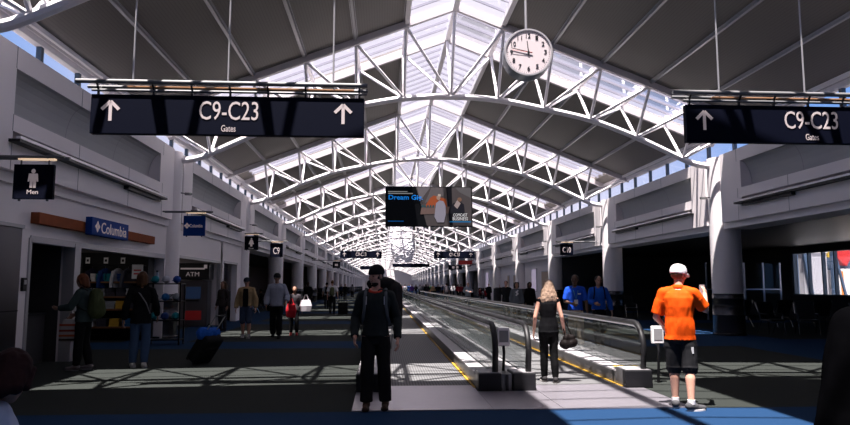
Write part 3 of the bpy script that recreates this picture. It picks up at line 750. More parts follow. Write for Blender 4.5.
# glass partition with metal posts in the lounge
t = thing('glass_partition', 'glass partition with slim metal posts at the back of the dark lounge', 'partition', (16.3, 30.5, 0))
for x in (-1.5, -.6, .3, 1.2, 2.0): MB().box(x-.03, x+.03, -.03, .03, 0, 2.6).build('post', 'alu', t)
MB().box(-1.5, 2.0, -.04, .04, 1.35, 1.41).build('rail', 'alu', t); MB().box(-1.5, 2.0, -.005, .005, .1, 2.55).build('pane', 'bglass', t)
w = MB(); w.box(xw+.3, xw+.5, 42, 42.3, 0, 3); 

# ------------------------------------------------------------------ left side shop, steel panel, cash machine
t = thing('steel_wall_panel', 'dark stainless steel wall panel at the far left edge', 'wall panel', (XLW, 10.5, 0))
MB().box(0, .05, -2.3, 1.96, 0, 2.56).build('sheet', 'steel', t, bevel=.01); MB().box(.05, .055, -2.3, 1.96, 1.10, 1.12).build('seam', 'blackp', t); MB().box(0, .08, -2.3, 1.98, 2.56, 2.62).build('cap_trim', 'silver', t)
t = thing('card_reader', 'small black card reader on the white wall beside the steel panel', 'card reader', (XLW, 12.66, 1.45))
MB().box(0, .05, -.07, .07, 0, .24).build('housing', 'blackp', t, bevel=.01); MB().box(.05, .055, -.04, .04, .12, .2).build('screen', 'silver', t)
# display wall facing the camera at the end of the shop
dy = 20.35
t = thing('display_shelf', 'dark shop display shelving with folded clothes at the back', 'shelf', (-8.0, dy, 0))
MB().box(-1.4, 1.3, .0, .08, 0, 2.5).build('back_panel', 'dark', t)
for x in (-1.4, -.55, 1.27): MB().box(x, x+.05, -.5, 0, 0, 2.4).build('upright', 'dark', t)
for z in (.35, .85, 1.20, 1.62): MB().box(-.5, 1.27, -.5, 0, z, z+.045).build('shelf_board', 'shelfwood', t)
MB().tube([(-1.38, -.3, 2.12), (-.52, -.3, 2.12)], .015, 6).build('hanging_rail', 'steel', t)
MB().tube([(-.5, -.3, 2.12), (1.27, -.3, 2.12)], .015, 6).build('hanging_rail', 'steel', t)
rs = random.Random(5)
cols = [(.70, .68, .70), (.02, .20, .26), (.05, .05, .07), (.02, .06, .22), (.30, .32, .36), (.55, .33, .05), (.02, .03, .08), (.4, .42, .45), (.02, .12, .3)]
n_ = 0
cname = ['white', 'teal', 'black', 'navy', 'grey', 'mustard', 'dark navy', 'pale grey', 'blue']
sname = {1.62: 'top', 1.20: 'second', .85: 'third', .35: 'lowest'}
proto = None
def folded(col):
    b = MB()
    for q in range(5):
        z = q*.045; b.box(-.13+rs.uniform(-.01, .01), .13+rs.uniform(-.01, .01), -.16, .14, z+.001, z+.040)
    return b
for z, n in ((1.62, 6), (1.20, 6), (.85, 6), (.35, 5)):
    for q in range(n):
        ci = {(1.62, 0): 0, (1.62, 1): 1}.get((z, q), rs.randrange(len(cols)))
        x = -8.0-.30+q*(1.42/(n-1)) if n > 1 else -8
        o = folded(ci).build('folded_clothes', cm(*cols[ci]), None, bevel=.008); o.location = (x+.0, dy-.26, z+.046)
        place = ['far left', 'second from left', 'third from left', 'third from right', 'second from right', 'far right'][q]
        tag(o, '%s folded clothes stack on the %s shop shelf, %s' % (cname[ci], sname[z], place), 'clothes', 'folded clothes stacks on the shop shelves')
# hanging garments
def garment(x, y, z, col, lab, L=.75, rz=0):
    t = thing('hanging_garment', lab, 'clothes', (x, y, z), rz, 'garments hanging in the shop')
    b = MB(); rings = []
    for q, (zz, wx, wy) in enumerate([(0, .05, .03), (-.04, .14, .045), (-.09, .21, .05), (-.3, .19, .06), (-.55, .20, .07), (-L, .22, .08)]):
        rings.append([(wx*math.cos(2*PI*j/16)*(1+.06*math.sin(5*j)), wy*math.sin(2*PI*j/16)*(1+.3*math.sin(3*j+q)), zz) for j in range(16)])
    b.rings(rings); b.build('body', col, t, smooth=True)
    for s in (-1, 1): MB().tube([(s*.17, 0, -.09), (s*.24, .0, -.32), (s*.26, 0, -.55)], [.06, .055, .045], 8).build('sleeve', col, t, smooth=True)
    MB().tube([(0, 0, 0), (0, 0, .06), (.02, 0, .08)], .006, 5).build('hook', 'steel', t)
    return t
for q, (dx, c, nm) in enumerate([(-1.2, (.10, .12, .17), 'slate grey'), (-.98, (.02, .02, .03), 'black'), (-.75, (.05, .055, .07), 'charcoal')]):
    garment(-8.0+dx, dy-.3, 2.04, cm(*c), '%s jacket hanging at the left of the shop display' % nm, .95, 1.2)
for q, (dx, c, nm) in enumerate([(-.30, (.02, .02, .04), 'black'), (.06, (.02, .05, .18), 'navy blue'), (.42, (.5, .5, .56), 'pale grey'), (.70, (.08, .08, .1), 'dark grey')]):
    garment(-8.0+dx, dy-.3, 2.04, cm(*c), '%s short garment hanging above the folded stacks' % nm, .32, 1.2)
for q, dx in enumerate((-.95, -.35, .15, .62)):
    t = thing('price_card', 'small white price card above the shop rail, %s' % ['leftmost', 'second from left', 'third from left', 'rightmost'][q], 'card', (-8+dx, dy-.52, 2.17), 0, 'price cards in the shop')
    MB().box(-.06, .06, -.004, .004, 0, .17).build('card', 'whitep', t); MB().box(-.03, .03, -.008, -.004, .05, .12).build('print', 'blackp', t); MB().bar((0, 0, .17), (0, .22, .19), .008, .008).build('clip', 'steel', t)
t = thing('shop_notice', 'white notice board on a stand at the right of the shop display', 'notice', (-6.93, dy-.62, 1.74))
MB().box(-.15, .15, -.01, .01, 0, .40).build('board', 'whitep', t); MB().box(-.10, .10, -.014, -.01, .12, .16).box(-.10, .10, -.014, -.01, .22, .26).build('print_lines', 'red', t); MB().bar((0, .02, .02), (0, .02, -1.74), .03, .03).build('stand', 'blackp', t)
# accessory rack in front of the column
t = thing('accessory_rack', 'black merchandise rack with caps standing before the left column', 'rack', (-5.75, 18.6, 0))
for x in (-.42, .42):
    for y in (-.2, .2): MB().box(x-.02, x+.02, y-.02, y+.02, 0, 1.62).build('post', 'blackp', t)
for z in (.12, .62, 1.12, 1.58): MB().box(-.44, .44, -.22, .22, z, z+.03).build('shelf_board', 'blackp', t)
def cap_thing(x, y, z, c, lab):
    t = thing('sun_cap', lab, 'cap', (x, y, z), 0, 'caps and bags on the merchandise rack')
    MB().ell((0, 0, .04), .10, .12, .10, 12, 8).build('crown', c, t, smooth=True); MB().prism([(.10*math.cos(a), -.08-.10*math.sin(a)) for a in [q*PI/8 for q in range(9)]], .0, .015, 'z').build('brim', c, t)
rc = [(.02, .20, .24, 'teal'), (.5, .5, .55, 'white'), (.03, .08, .3, 'blue'), (.02, .03, .06, 'black'), (.03, .16, .42, 'bright blue'), (.25, .27, .3, 'grey'), (.02, .2, .24, 'teal'), (.03, .06, .2, 'navy')]
q = 0
for z, zn in ((1.61, 'top'), (1.15, 'upper'), (.65, 'lower')):
    for x, xn in ((-.28, 'left'), (0, 'middle'), (.28, 'right')):
        r, g, b, nm = rc[q % len(rc)]; q += 1
        cap_thing(-5.75+x, 18.52, z+.06, cm(r, g, b), '%s cap on the %s rack shelf, %s' % (nm, zn, xn))
t = thing('water_bottle', 'pale drinking bottle standing on top of the merchandise rack', 'bottle', (-6.05, 18.72, 1.612)); MB().lathe([(.05, 0), (.05, .2), (.03, .25), (.03, .30)], 12).build('body', cm(.35, .4, .5, .3), t, smooth=True); MB().lathe([(.034, .30), (.034, .34)], 12).build('lid', 'blackp', t)
# cash machine
t = thing('cash_machine', 'tall dark cash machine with lit top sign in the left alcove', 'cash machine', (-7.25, 26.6, 0))
MB().box(-.5, .55, 0, .6, 0, 1.75).build('cabinet', 'steel', t, bevel=.02); MB().box(-.62, .62, -.12, .6, 1.78, 2.40).build('top_sign', 'blackp', t, bevel=.02)
MB().box(-.25, .30, -.02, 0, 1.05, 1.5).build('screen', mat('atm_screen', (.02, .05, .12), .2, emit=(.1, .2, .5), es=.03), t); MB().box(-.2, .25, -.16, 0, .95, 1.02).build('keypad_shelf', 'blackp', t)
text('ATM', .5, .16, (0, -.124, 1.98), FRONT, 'signw', t); MB().box(-.45, .45, -.124, -.12, 2.16, 2.22).build('sign_line', 'signw', t); MB().box(.42, .54, -.13, -.12, 2.2, 2.34).build('lamp', 'signw', t)
MB().box(-.3, .35, -.02, 0, .25, .6).build('red_panel', 'red', t)
t = thing('wall_switch', 'small black switch plate on the pier beside the alcove', 'switch', (XLW, 27.75, 1.3)); MB().box(0, .04, -.1, .1, 0, .4).build('plate', 'blackp', t); MB().box(.04, .045, -.05, .05, .2, .3).build('button', 'silver', t)
t = thing('shop_counter', 'dark service counter in the doorway at the far left', 'counter', (-7.4, 14.2, 0)); MB().box(-.5, .5, -.45, .3, 0, .95).build('body', 'darkwall', t); MB().box(-.55, .55, -.5, .33, .95, 1.0).build('top', 'blackp', t)
# ------------------------------------------------------------------ people
def bake(mb, name, m, vox, parent, smooth=2, wob=0, wf=6):
    me = bpy.data.meshes.new('t'); me.from_pydata(mb.v, [], mb.f)
    bm = bmesh.new(); bm.from_mesh(me); bmesh.ops.recalc_face_normals(bm, faces=bm.faces); bm.to_mesh(me); bm.free()
    o = bpy.data.objects.new('t', me); C.objects.link(o)
    r = o.modifiers.new('r', 'REMESH'); r.mode = 'VOXEL'; r.voxel_size = vox; r.use_smooth_shade = True
    if smooth:
        s = o.modifiers.new('s', 'SMOOTH'); s.iterations = smooth; s.factor = .5
    bpy.context.view_layer.update()
    e = o.evaluated_get(bpy.context.evaluated_depsgraph_get()); out = bpy.data.meshes.new_from_object(e)
    bpy.data.objects.remove(o); bpy.data.meshes.remove(me)
    out.name = name; out.materials.clear(); out.materials.append(m)
    if wob:
        ns = [v.normal.copy() for v in out.vertices]
        for v, n in zip(out.vertices, ns):
            p = v.co; q = Vector((p.x*wf*1.6, p.y*wf*1.6, p.z*wf*.8))
            v.co = p + n*wob*(noise.noise(q)+.5*noise.noise(q*2.3))
    out.polygons.foreach_set('use_smooth', [True]*len(out.polygons))
    ob = bpy.data.objects.new(name, out); C.objects.link(ob)
    if parent: ob.parent = parent
    return ob
def loft(mb, prof, n=18, lean=0, yaw=0):
    """prof: (z, cx, cy, rx, ry)"""
    rs = []
    for z, cx, cy, rx, ry in prof:
        rs.append([(cx+rx*math.cos(2*PI*j/n), cy+ry*math.sin(2*PI*j/n), z) for j in range(n)])
    return mb.rings(rs)
BASE = dict(pel=(0, 0, .525), ch=(0, 0, .72), nk=(0, .0, .835), hd=(0, .012, .919),
            sl=(-.098, 0, .790), sr=(.098, 0, .790), el=(-.135, -.02, .63), er=(.135, -.02, .63), wl=(-.145, .03, .487), wr=(.145, .03, .487),
            hl=(-.05, 0, .505), hr=(.05, 0, .505), kl=(-.055, .012, .28), kr=(.055, .012, .28), al=(-.058, -.01, .045), ar=(.058, -.01, .045))
def hand_mesh(mb, w, e, h, side, curl=.5, pd=None):
    """palm and five fingers continuing the forearm e->w ; thumb towards pd (forward)"""
    w = Vector(w); d = (w-Vector(e)).normalized()
    f = Vector(pd) if pd else Vector((0, 1, 0)); f = (f-d*f.dot(d)).normalized(); s = d.cross(f).normalized()   # s: across the palm thickness
    inn = s if s.x*side < 0 else -s     # towards the body
    k = h
    pc = w+d*.030*k
    for t in (-.016, -.0055, .0055, .016): mb.cap(w+f*t*k*.6, w+d*.052*k+f*t*k, .009*k, .0085*k, 8)
    for t, L in ((-.017, .036), (-.0058, .044), (.0058, .047), (.017, .042)):
        a = w+d*.052*k+f*t*k; b = a+(d*math.cos(curl*.6)+inn*math.sin(curl*.6))*L*.5*k; c = b+(d*math.cos(curl*1.7)+inn*math.sin(curl*1.7))*L*.5*k
        mb.cap(a, b, .0058*k, .0052*k, 7); mb.cap(b, c, .0052*k, .0045*k, 7)
    a = w+d*.014*k+f*.014*k; b = a+(d*.75+f*.6+inn*.2).normalized()*.026*k; c = b+(d*.95+f*.2+inn*.35).normalized()*.022*k
    mb.cap(a, b, .0085*k, .0065*k, 7); mb.cap(b, c, .0065*k, .005*k, 7)
def person(lab, loc, face, h=1.75, pose=None, skin=SKIN, vox=.012, bulk=1.0, fem=False, head=(0, 0), top=None, bottom=None, shoes=None, hair=None, cap=None, beard=None, group=None, curl=(.5, .5), eyes=True, hands=True):
    """face: heading in degrees, 0 = away from the camera (+Y), 180 = towards it. head=(yaw,pitch) degrees"""
    J = dict(BASE); J.update(pose or {}); P = {k: Vector(v)*h for k, v in J.items()}
    t = thing('person', lab, 'person', loc, math.radians(face), group)
    b = MB(); B = bulk; lx = lambda z: (P['pel'].lerp(P['nk'], max(0, min(1, (z*h-P['pel'].z)/(P['nk'].z-P['pel'].z)))))
    def trunk(mb, zs, inf=0.0):
        pr = []
        for f_, rx, ry in zs:
            c = P['pel'].lerp(P['nk'], f_); pr.append((c.z, c.x, c.y, rx*h*B+inf, ry*h*B+inf))
        loft(mb, pr, 20)
    if fem: TR = [(-.22, .05, .045), (-.08, .088, .062), (.06, .088, .062), (.32, .066, .048), (.55, .076, .058), (.75, .086, .058), (.86, .074, .046), (.95, .04, .035)]
    else:   TR = [(-.22, .05, .045), (-.08, .082, .060), (.06, .084, .060), (.32, .078, .056), (.55, .087, .064), (.75, .097, .064), (.86, .084, .052), (.95, .045, .038)]
    trunk(b, TR)
    sw = .9 if fem else 1
    for q in 'lr': b.cap(P['nk']-Vector((0, 0, .012*h)), P['s'+q]+Vector((0, 0, .004*h)), .026*h, .026*h*B)
    b.cap(P['nk']-Vector((0, 0, .03*h)), P['hd']-Vector((0, .008*h, .03*h)), .033*h*sw, .030*h*sw)
    # limbs
    for q in 'lr':
        sd = -1 if q == 'l' else 1
        b.cap(P['s'+q], P['e'+q], .030*h*B*sw, .023*h*B*sw); b.cap(P['e'+q], P['w'+q], .023*h*B*sw, .0155*h*sw)
        b.cap(P['h'+q], P['k'+q], .048*h*B, .031*h*B)
        mid = P['k'+q].lerp(P['a'+q], .3)-Vector((0, .008*h, 0)); b.cap(P['k'+q], mid, .031*h, .033*h*B); b.cap(mid, P['a'+q], .033*h*B, .020*h)
        fd = Vector((0, 1, 0))
        if 'f'+q in J: fd = Vector(J['f'+q]).normalized()
        an = P['a'+q]; b.cap(an-fd*.012*h-Vector((0, 0, .018*h)), an+fd*.095*h-Vector((0, 0, .028*h)), .02*h, .014*h)
        if hands: hand_mesh(b, P['w'+q], P['e'+q], h, sd, curl[0 if q == 'l' else 1], J.get('p'+q))
        else: b.cap(P['w'+q], P['w'+q]+(P['w'+q]-P['e'+q]).normalized()*.08*h, .015*h, .012*h)
    # head
    Rm = Euler((math.radians(head[1]), 0, math.radians(head[0]))).to_matrix(); hc = P['hd']; k = h/1.75
    def H(x, y, z): return hc+Rm @ Vector((x*k, y*k, z*k))
    b.ell(H(0, -.005, .025), .077*k, .097*k, .095*k, 20, 14, Rm); b.ell(H(0, .022, -.045), .058*k, .068*k, .072*k, 16, 12, Rm)
    b.cap(H(0, .088, .012), H(0, .106, -.018), .010*k, .015*k, 8); b.ell(H(0, .065, -.092), .03*k, .026*k, .02*k, 10, 8, Rm)
    b.cap(H(-.03, .080, .030), H(.03, .080, .030), .013*k, .013*k, 8); b.cap(H(-.022, .083, -.056), H(.022, .083, -.056), .010*k, .010*k, 8)
    for s in (-1, 1): b.ell(H(s*.078, -.008, -.005), .010*k, .020*k, .032*k, 10, 8, Rm); b.ell(H(s*.045, .062, -.02), .022*k, .022*k, .022*k, 8, 6, Rm)
    bake(b, 'body', skin, vox, t, 2)
    if eyes:
        for s in (-1, 1): MB().ell(H(s*.030, .082, .006), .011*k, .010*k, .008*k, 8, 6, Rm).build('eye', 'eye', t, smooth=True)
        MB().cap(H(-.020, .091, -.056), H(.020, .091, -.056), .0035*k, .0035*k, 6).build('lips', cm(.28, .10, .09), t, smooth=True)
    # clothes
    if bottom:
        kind, c = bottom[:2]; ex = bottom[2] if len(bottom) > 2 else .013*k
        m = MB(); end = {'long': .97, 'short': -.12, 'crop': .55, 'knee': .02}[kind]
        trunk(m, [(-.27, .058, .052), (-.18, .080, .060), (-.08, TR[1][1], TR[1][2]), (.06, TR[2][1]*.98, TR[2][2]*.98), (.12, TR[2][1]*.96, TR[2][2]*.96)], min(ex, .011))
        for q in 'lr':
            hp, kn, an = P['h'+q], P['k'+q], P['a'+q]
            if end < 0: m.tube([hp, kn.lerp(hp, -end)], [.052*h*B+ex, .046*h*B+ex*1.6], 16)
            else:
                m.cap(hp-Vector((0, 0, .02*h)), hp.lerp(kn, .35), .046*h*B+min(ex, .010), .046*h*B+ex*.8); m.cap(hp.lerp(kn, .3), kn, .045*h*B+ex*.75, .036*h*B+ex)
                e_ = kn.lerp(an, end); m.tube([kn+Vector((0, 0, .002)), kn.lerp(e_, .5)-Vector((0, .004*h, 0)), e_], [.036*h*B+ex, .036*h*B+ex, (.026 if ex < .02 else .032)*h+ex*1.1], 16)
        bake(m, 'trousers' if kind in ('long', 'crop') else 'shorts', c, vox, t, 1, .006*k, 7)
    if top:
        kind, c = top[:2]; ex = top[2] if len(top) > 2 else .014*k; hem = top[3] if len(top) > 3 else .0
        m = MB(); zs = [(f_, rx, ry) for f_, rx, ry in TR if f_ > hem+.02 and f_ < .9]
        r0 = max(TR[2][1], .084 if not fem else .084)
        trunk(m, [(hem-.02, r0+.006, TR[2][2]+.006)]+zs+[(.935, .050, .040)], ex)
        if kind != 'tank':
            for q in 'lr': m.cap(P['nk']-Vector((0, 0, .020*h)), P['s'+q]+Vector((0, 0, .002*h)), .026*h+ex*.6, .027*h*B+ex*.7)
            for q in 'lr':
                s_, e_, w_ = P['s'+q], P['e'+q], P['w'+q]
                if kind == 'short': m.cap(s_, s_.lerp(e_, .5), .029*h*B+ex*.7, .029*h*B+ex); m.tube([s_.lerp(e_, .3), s_.lerp(e_, .86)], [.029*h*B+ex, .029*h*B+ex*1.05], 14)
                else: m.cap(s_, e_, .029*h*B+ex*.7, .025*h*B+ex); m.cap(e_, e_.lerp(w_, .5), .026*h*B+ex, .024*h*B+ex); m.tube([e_.lerp(w_, .3), e_.lerp(w_, .96)], [.025*h*B+ex, .018*h+ex], 14)
        else:
            for q in 'lr': m.cap(P['nk'].lerp(P['s'+q], .45)-Vector((0, 0, .012*h)), P['s'+q]-Vector((0, 0, .004*h)), .024*h+ex*.5, .027*h*B+ex*.5)
        bake(m, {'tank': 'sleeveless_top', 'short': 'shirt', 'long': 'shirt', 'jacket': 'jacket'}[kind], c, vox, t, 1, .009*k, 6)
    if shoes:
        for q in 'lr':
            fd = Vector(J.get('f'+q, (0, 1, 0))).normalized(); an = P['a'+q]
            m = MB(); g = Vector((0, 0, 1))
            m.cap(an-fd*.018*h-g*.012*h, an+fd*.03*h-g*.016*h, .027*h, .025*h); m.cap(an+fd*.02*h-g*.022*h, an+fd*.100*h-g*.029*h, .024*h, .019*h)
            m.cap(an-g*.0*h, an+g*.012*h, .025*h, .024*h)
            so_ = bake(m, 'shoe', shoes[0], max(vox*.7, .008), t, 1)
            zmin = an.z-.045*h
            s2 = MB(); side_ = fd.cross(g); rs_ = []
            if fd.z == 0:
                for z in (zmin, zmin+.020*k):
                    ring = []
                    for j in range(16):
                        a = 2*PI*j/16; L = .066*h; W_ = .027*h; u = math.cos(a)
                        ring.append(an+fd*(.040*h+L*1.12*u)+side_*W_*math.sin(a)*(1.05 if u > 0 else .9)+Vector((0, 0, z-an.z)))
                    rs_.append(ring)
                s2.rings(rs_).build('sole', shoes[1], so_, smooth=True)
    if hair:
        kind, c = hair; m = MB()
        if cap: m.ell(H(0, -.014, .012), .081*k, .096*k, .080*k, 18, 12, Rm)
        else: m.ell(H(0, -.020, .036), .084*k, .096*k, .092*k, 18, 12, Rm)
        if kind in ('long', 'bob'):
            L = -.20 if kind == 'long' else -.10
            m.cap(H(-.045, -.055, .03), H(-.05, -.075, L), .052*k, .038*k); m.cap(H(.045, -.055, .03), H(.05, -.075, L), .052*k, .038*k); m.cap(H(0, -.075, .03), H(0, -.092, L-.02), .055*k, .042*k)
            m.cap(H(-.078, -.01, .02), H(-.082, -.03, L*.8), .028*k, .022*k); m.cap(H(.078, -.01, .02), H(.082, -.03, L*.8), .028*k, .022*k)
        elif kind == 'curly':
            for q in range(26):
                a = q*2.4; z = -.09+.2*q/26; m.ell(H(.085*math.cos(a), -.03+.07*math.sin(a) if math.sin(a) < 0 else -.03+.03*math.sin(a), z), .042*k, .042*k, .042*k, 8, 6)
        bake(m, 'hair', c, max(.008, vox*.7), t, 1, .004 if kind != 'curly' else .008, 30)
    if cap:
        kind, c = cap; m = MB()
        if kind == 'beanie':
            rings = []
            for z, r in ((.022, .102), (.035, .106), (.065, .104), (.10, .092), (.13, .066), (.148, .027)): rings.append([H(r*.92*math.cos(2*PI*j/18), -.008+r*1.05*math.sin(2*PI*j/18)-(z-.02)*.12, z) for j in range(18)])
            m.rings(rings); bake(m, 'beanie', c, .008, t, 1)
        else:
            rings = []
            for z, r in ((.012, .104), (.05, .106), (.09, .097), (.122, .072), (.138, .028)): rings.append([H(r*.92*math.cos(2*PI*j/18), -.008+r*1.06*math.sin(2*PI*j/18), z) for j in range(18)])
            m.rings(rings); co_ = bake(m, 'cap', c, .008, t, 1)
            m = MB(); top_ = []; bot_ = []
            pts = [(.078*math.cos(a), .072+.095*math.sin(a)) for a in [PI*j/12 for j in range(13)]]
            vs = [H(x, y, .036-.25*(x*x)*8*.3-(y-.07)*.25) for x, y in pts]+[H(x, y, .026-.25*(x*x)*8*.3-(y-.07)*.25) for x, y in pts]; n = len(pts)
            m.add(vs, [tuple(range(n)), tuple(range(2*n-1, n-1, -1))]+[(j, n+j, n+(j+1) % n, (j+1) % n) for j in range(n)]); m.build('brim', c, co_, smooth=False)
    if beard:
        m = MB(); m.ell(H(0, .036, -.092), .054*k, .054*k, .038*k, 14, 10, Rm); m.cap(H(-.026, .086, -.044), H(.026, .086, -.044), .005*k, .005*k, 8); bake(m, 'beard', beard, .007, t, 1, .003, 40)
    t['_H'] = 0; del t['_H']
    return t, P, H
def on(parent_t, mb, nm, m, smooth=True): return mb.build(nm, m, parent_t, smooth=smooth)
def world(t, p):     # a point of the person's frame in the world
    return Matrix.Translation(t.location) @ Euler((0, 0, t.rotation_euler[2])).to_matrix().to_4x4() @ Vector(p)
BLK = cm(.007, .007, .008); BLK2 = cm(.012, .012, .013); WHT = cm(.6, .58, .6); HAIRD = cm(.03, .018, .012, .5); HAIRB = cm(.02, .018, .018, .5)
JEAN = cm(.03, .06, .13)

# man with beanie and backpack, standing on the floor plate, looking left
pose = dict(sl=(-.100, 0, .790), el=(-.150, -.035, .625), er=(.150, -.03, .625), wl=(-.158, .045, .485), wr=(.140, .085, .50), al=(-.070, -.005, .045), kl=(-.060, .012, .28), ar=(.060, .03, .045), kr=(.055, .035, .28), hd=(0, .02, .925), nk=(0, .008, .835))
mt, P_, H_ = person('man in black with beanie, beard and backpack standing before the left walkway', (-.09, 8.80, .012), 176, 1.79, pose, SKIN, .009, 1.0, head=(-38, -4),
    top=('long', cm(.022, .026, .026), .018, -.05), bottom=('long', cm(.014, .013, .014), .020), shoes=(cm(.05, .032, .025, .5), cm(.012, .01, .01)), cap=('beanie', cm(.012, .012, .014)), beard=cm(.018, .012, .010, .8), hair=('short', HAIRB))
c = MB(); nk = P_['nk']; c.tube([nk+Vector((.072*math.cos(2*PI*j/16)*1.1, .070*math.sin(2*PI*j/16)+.010, -.020-.026*math.sin(2*PI*j/16))) for j in range(16)], .019, 8, closed=True); on(mt, c, 'collar', cm(.42, .05, .03))
bp = thing('backpack', 'large dark hiking backpack with pale straps worn by the man in the beanie', 'backpack', mt.location, mt.rotation_euler[2])
m = MB(); m.cap((0, -.22, 1.02), (0, -.25, 1.42), .15, .14); m.cap((.04, -.30, 1.10), (-.02, -.32, 1.36), .12, .11); m.cap((-.16, -.22, 1.08), (-.16, -.22, 1.28), .07, .06); m.cap((.16, -.22, 1.08), (.16, -.22, 1.28), .07, .06)
m.ell((-.05, -.24, 1.56), .20, .12, .10); m.cap((-.22, -.25, 1.15), (-.21, -.25, 1.48), .11, .12); bake(m, 'body', cm(.025, .022, .022), .012, bp, 2, .008, 9)
for s in (-1, 1):
    MB().tube([(s*.12, -.13, 1.47), (s*.125, .0, 1.50), (s*.13, .105, 1.42), (s*.135, .128, 1.28), (s*.155, .09, 1.14), (s*.175, -.06, 1.04)], .020, 8, ry=.009).build('shoulder_strap', cm(.10, .11, .12), bp, smooth=True)
    MB().tube([(s*.112, .118, 1.40), (s*.115, .137, 1.30)], .006, 6).build('strap_trim', cm(.45, .45, .48), bp)
    MB().tube([(s*.19, -.20, 1.12), (s*.20, -.14, .9), (s*.19, -.16, .72)], .006, 6).build('hanging_cord', cm(.2, .2, .2), bp)
MB().box(-.235, -.20, -.22, -.18, 1.18, 1.24).build('yellow_tab', cm(.5, .45, .05), bp)
MB().tube([(-.15, .02, .90), (0, .13, .89), (.15, .02, .90)], .018, 6, ry=.01).build('hip_belt', BLK, bp)

# man in orange shirt, back to the camera, looking right, holding a phone
pose = dict(el=(-.155, .015, .62), wl=(-.120, .11, .56), er=(.168, .070, .675), wr=(.165, .185, .780), al=(-.045, .00, .045), kl=(-.045, .012, .28), ar=(.062, -.075, .045), kr=(.058, -.02, .28), fl=(-.05, 1, 0), fr=(.75, .7, 0), pr=(-.3, -.2, 1), pl=(1, .2, .3), nk=(0, .012, .835), hd=(.004, .035, .915))
ot, P_, H_ = person('man in bright orange shirt, black shorts and white cap at the right', (3.80, 8.62, 0), -28, 1.84, pose, SKIN, .009, 1.03, head=(-34, -10),
    top=('short', cm(.72, .075, .005, .7), .027, -.16), bottom=('knee', cm(.014, .014, .016), .034), shoes=(cm(.06, .06, .065), cm(.55, .53, .55)), cap=('cap', cm(.62, .60, .64)), hair=('short', cm(.16, .09, .05)), curl=(.4, 1.1))
m = MB(); nk = P_['nk']; m.tube([nk+Vector((.066*math.cos(2*PI*j/16), .060*math.sin(2*PI*j/16)-.005, -.010+.014*math.sin(2*PI*j/16+PI))) for j in range(16)], .016, 8, closed=True, ry=.026); on(ot, m, 'collar', cm(.78, .085, .006, .7))
for s, q in ((-1, 'l'), (1, 'r')):
    an = P_['a'+q]; MB().tube([an+Vector((0, 0, .0)), an+Vector((0, 0, .055))], .048, 14).build('sock', WHT, ot, smooth=True)
MB().box(.115, .165, -.115, -.105, .70, .78).build('shorts_logo', cm(.4, .4, .42), ot)
w_ = P_['wr']; ph = thing('mobile_phone', 'small dark phone held by the man in orange', 'phone', world(ot, w_+Vector((-.035, .075, .06))), ot.rotation_euler[2]); MB().box(-.036, .036, -.004, .004, -.07, .07).build('case', 'blackp', ph, bevel=.003); MB().box(-.032, .032, -.0055, -.004, -.064, .064).build('screen', 'silver', ph)

# blonde woman, back to the camera
pose = dict(sl=(-.088, 0, .790), sr=(.088, 0, .790), el=(-.130, -.02, .63), wl=(-.138, .03, .485), er=(.128, -.02, .63), wr=(.160, .035, .50), al=(-.040, .05, .045), kl=(-.040, .04, .28), ar=(.055, -.035, .045), kr=(.048, -.005, .28), fr=(.15, 1, 0), fl=(-.1, 1, 0))
wt, P_, H_ = person('blonde woman in black sleeveless top and leggings stepping onto the right walkway', (2.66, 10.95, .014), -4, 1.64, pose, SKIN, .009, .98, fem=True, head=(6, 0),
    top=('tank', cm(.004, .004, .005), .020, -.12), bottom=('long', cm(.004, .004, .0045), .008), shoes=(cm(.03, .028, .03), cm(.45, .42, .4)), hair=None)
m = MB(); k = 1.64/1.75
rings = []
for z, rx, ry, cy in ((.135, .02, .03, -.01), (.12, .06, .07, -.012), (.08, .088, .096, -.015), (.02, .104, .102, -.022), (-.06, .132, .092, -.040), (-.14, .146, .082, -.055), (-.21, .148, .066, -.065), (-.275, .125, .048, -.07), (-.31, .06, .03, -.072)):
    rings.append([H_(rx*math.cos(2*PI*j/28)*(1+.03*math.sin(7*j)), cy+ry*math.sin(2*PI*j/28)*(1 if math.sin(2*PI*j/28) < 0 else .45), z) for j in range(28)])
m.rings(rings); bake(m, 'hair', mat('blonde_hair', (.33, .22, .155), .6, noise_amt=.45, noise_scale=40), .009, wt, 1, .007, 26)
m = MB(); sl_ = P_['sl']; sr_ = P_['sr']
bg_ = thing('handbag', 'slouchy black handbag hanging from the right hand of the blonde woman', 'handbag', wt.location, wt.rotation_euler[2])
m = MB(); m.cap((.27, .03, .60), (.40, .05, .62), .085, .075); m.cap((.29, .03, .70), (.38, .05, .70), .06, .055); bake(m, 'bag_body', cm(.007, .005, .005, .6), .012, bg_, 2, .01, 10)
MB().tube([(.27, .03, .73), (.22, .03, 1.0), (.14, -.03, 1.28), (.12, -.06, 1.37), (.14, .03, 1.38), (.24, .06, 1.05), (.38, .06, .74)], .009, 8).build('strap', cm(.007, .005, .005, .6), bg_, smooth=True)

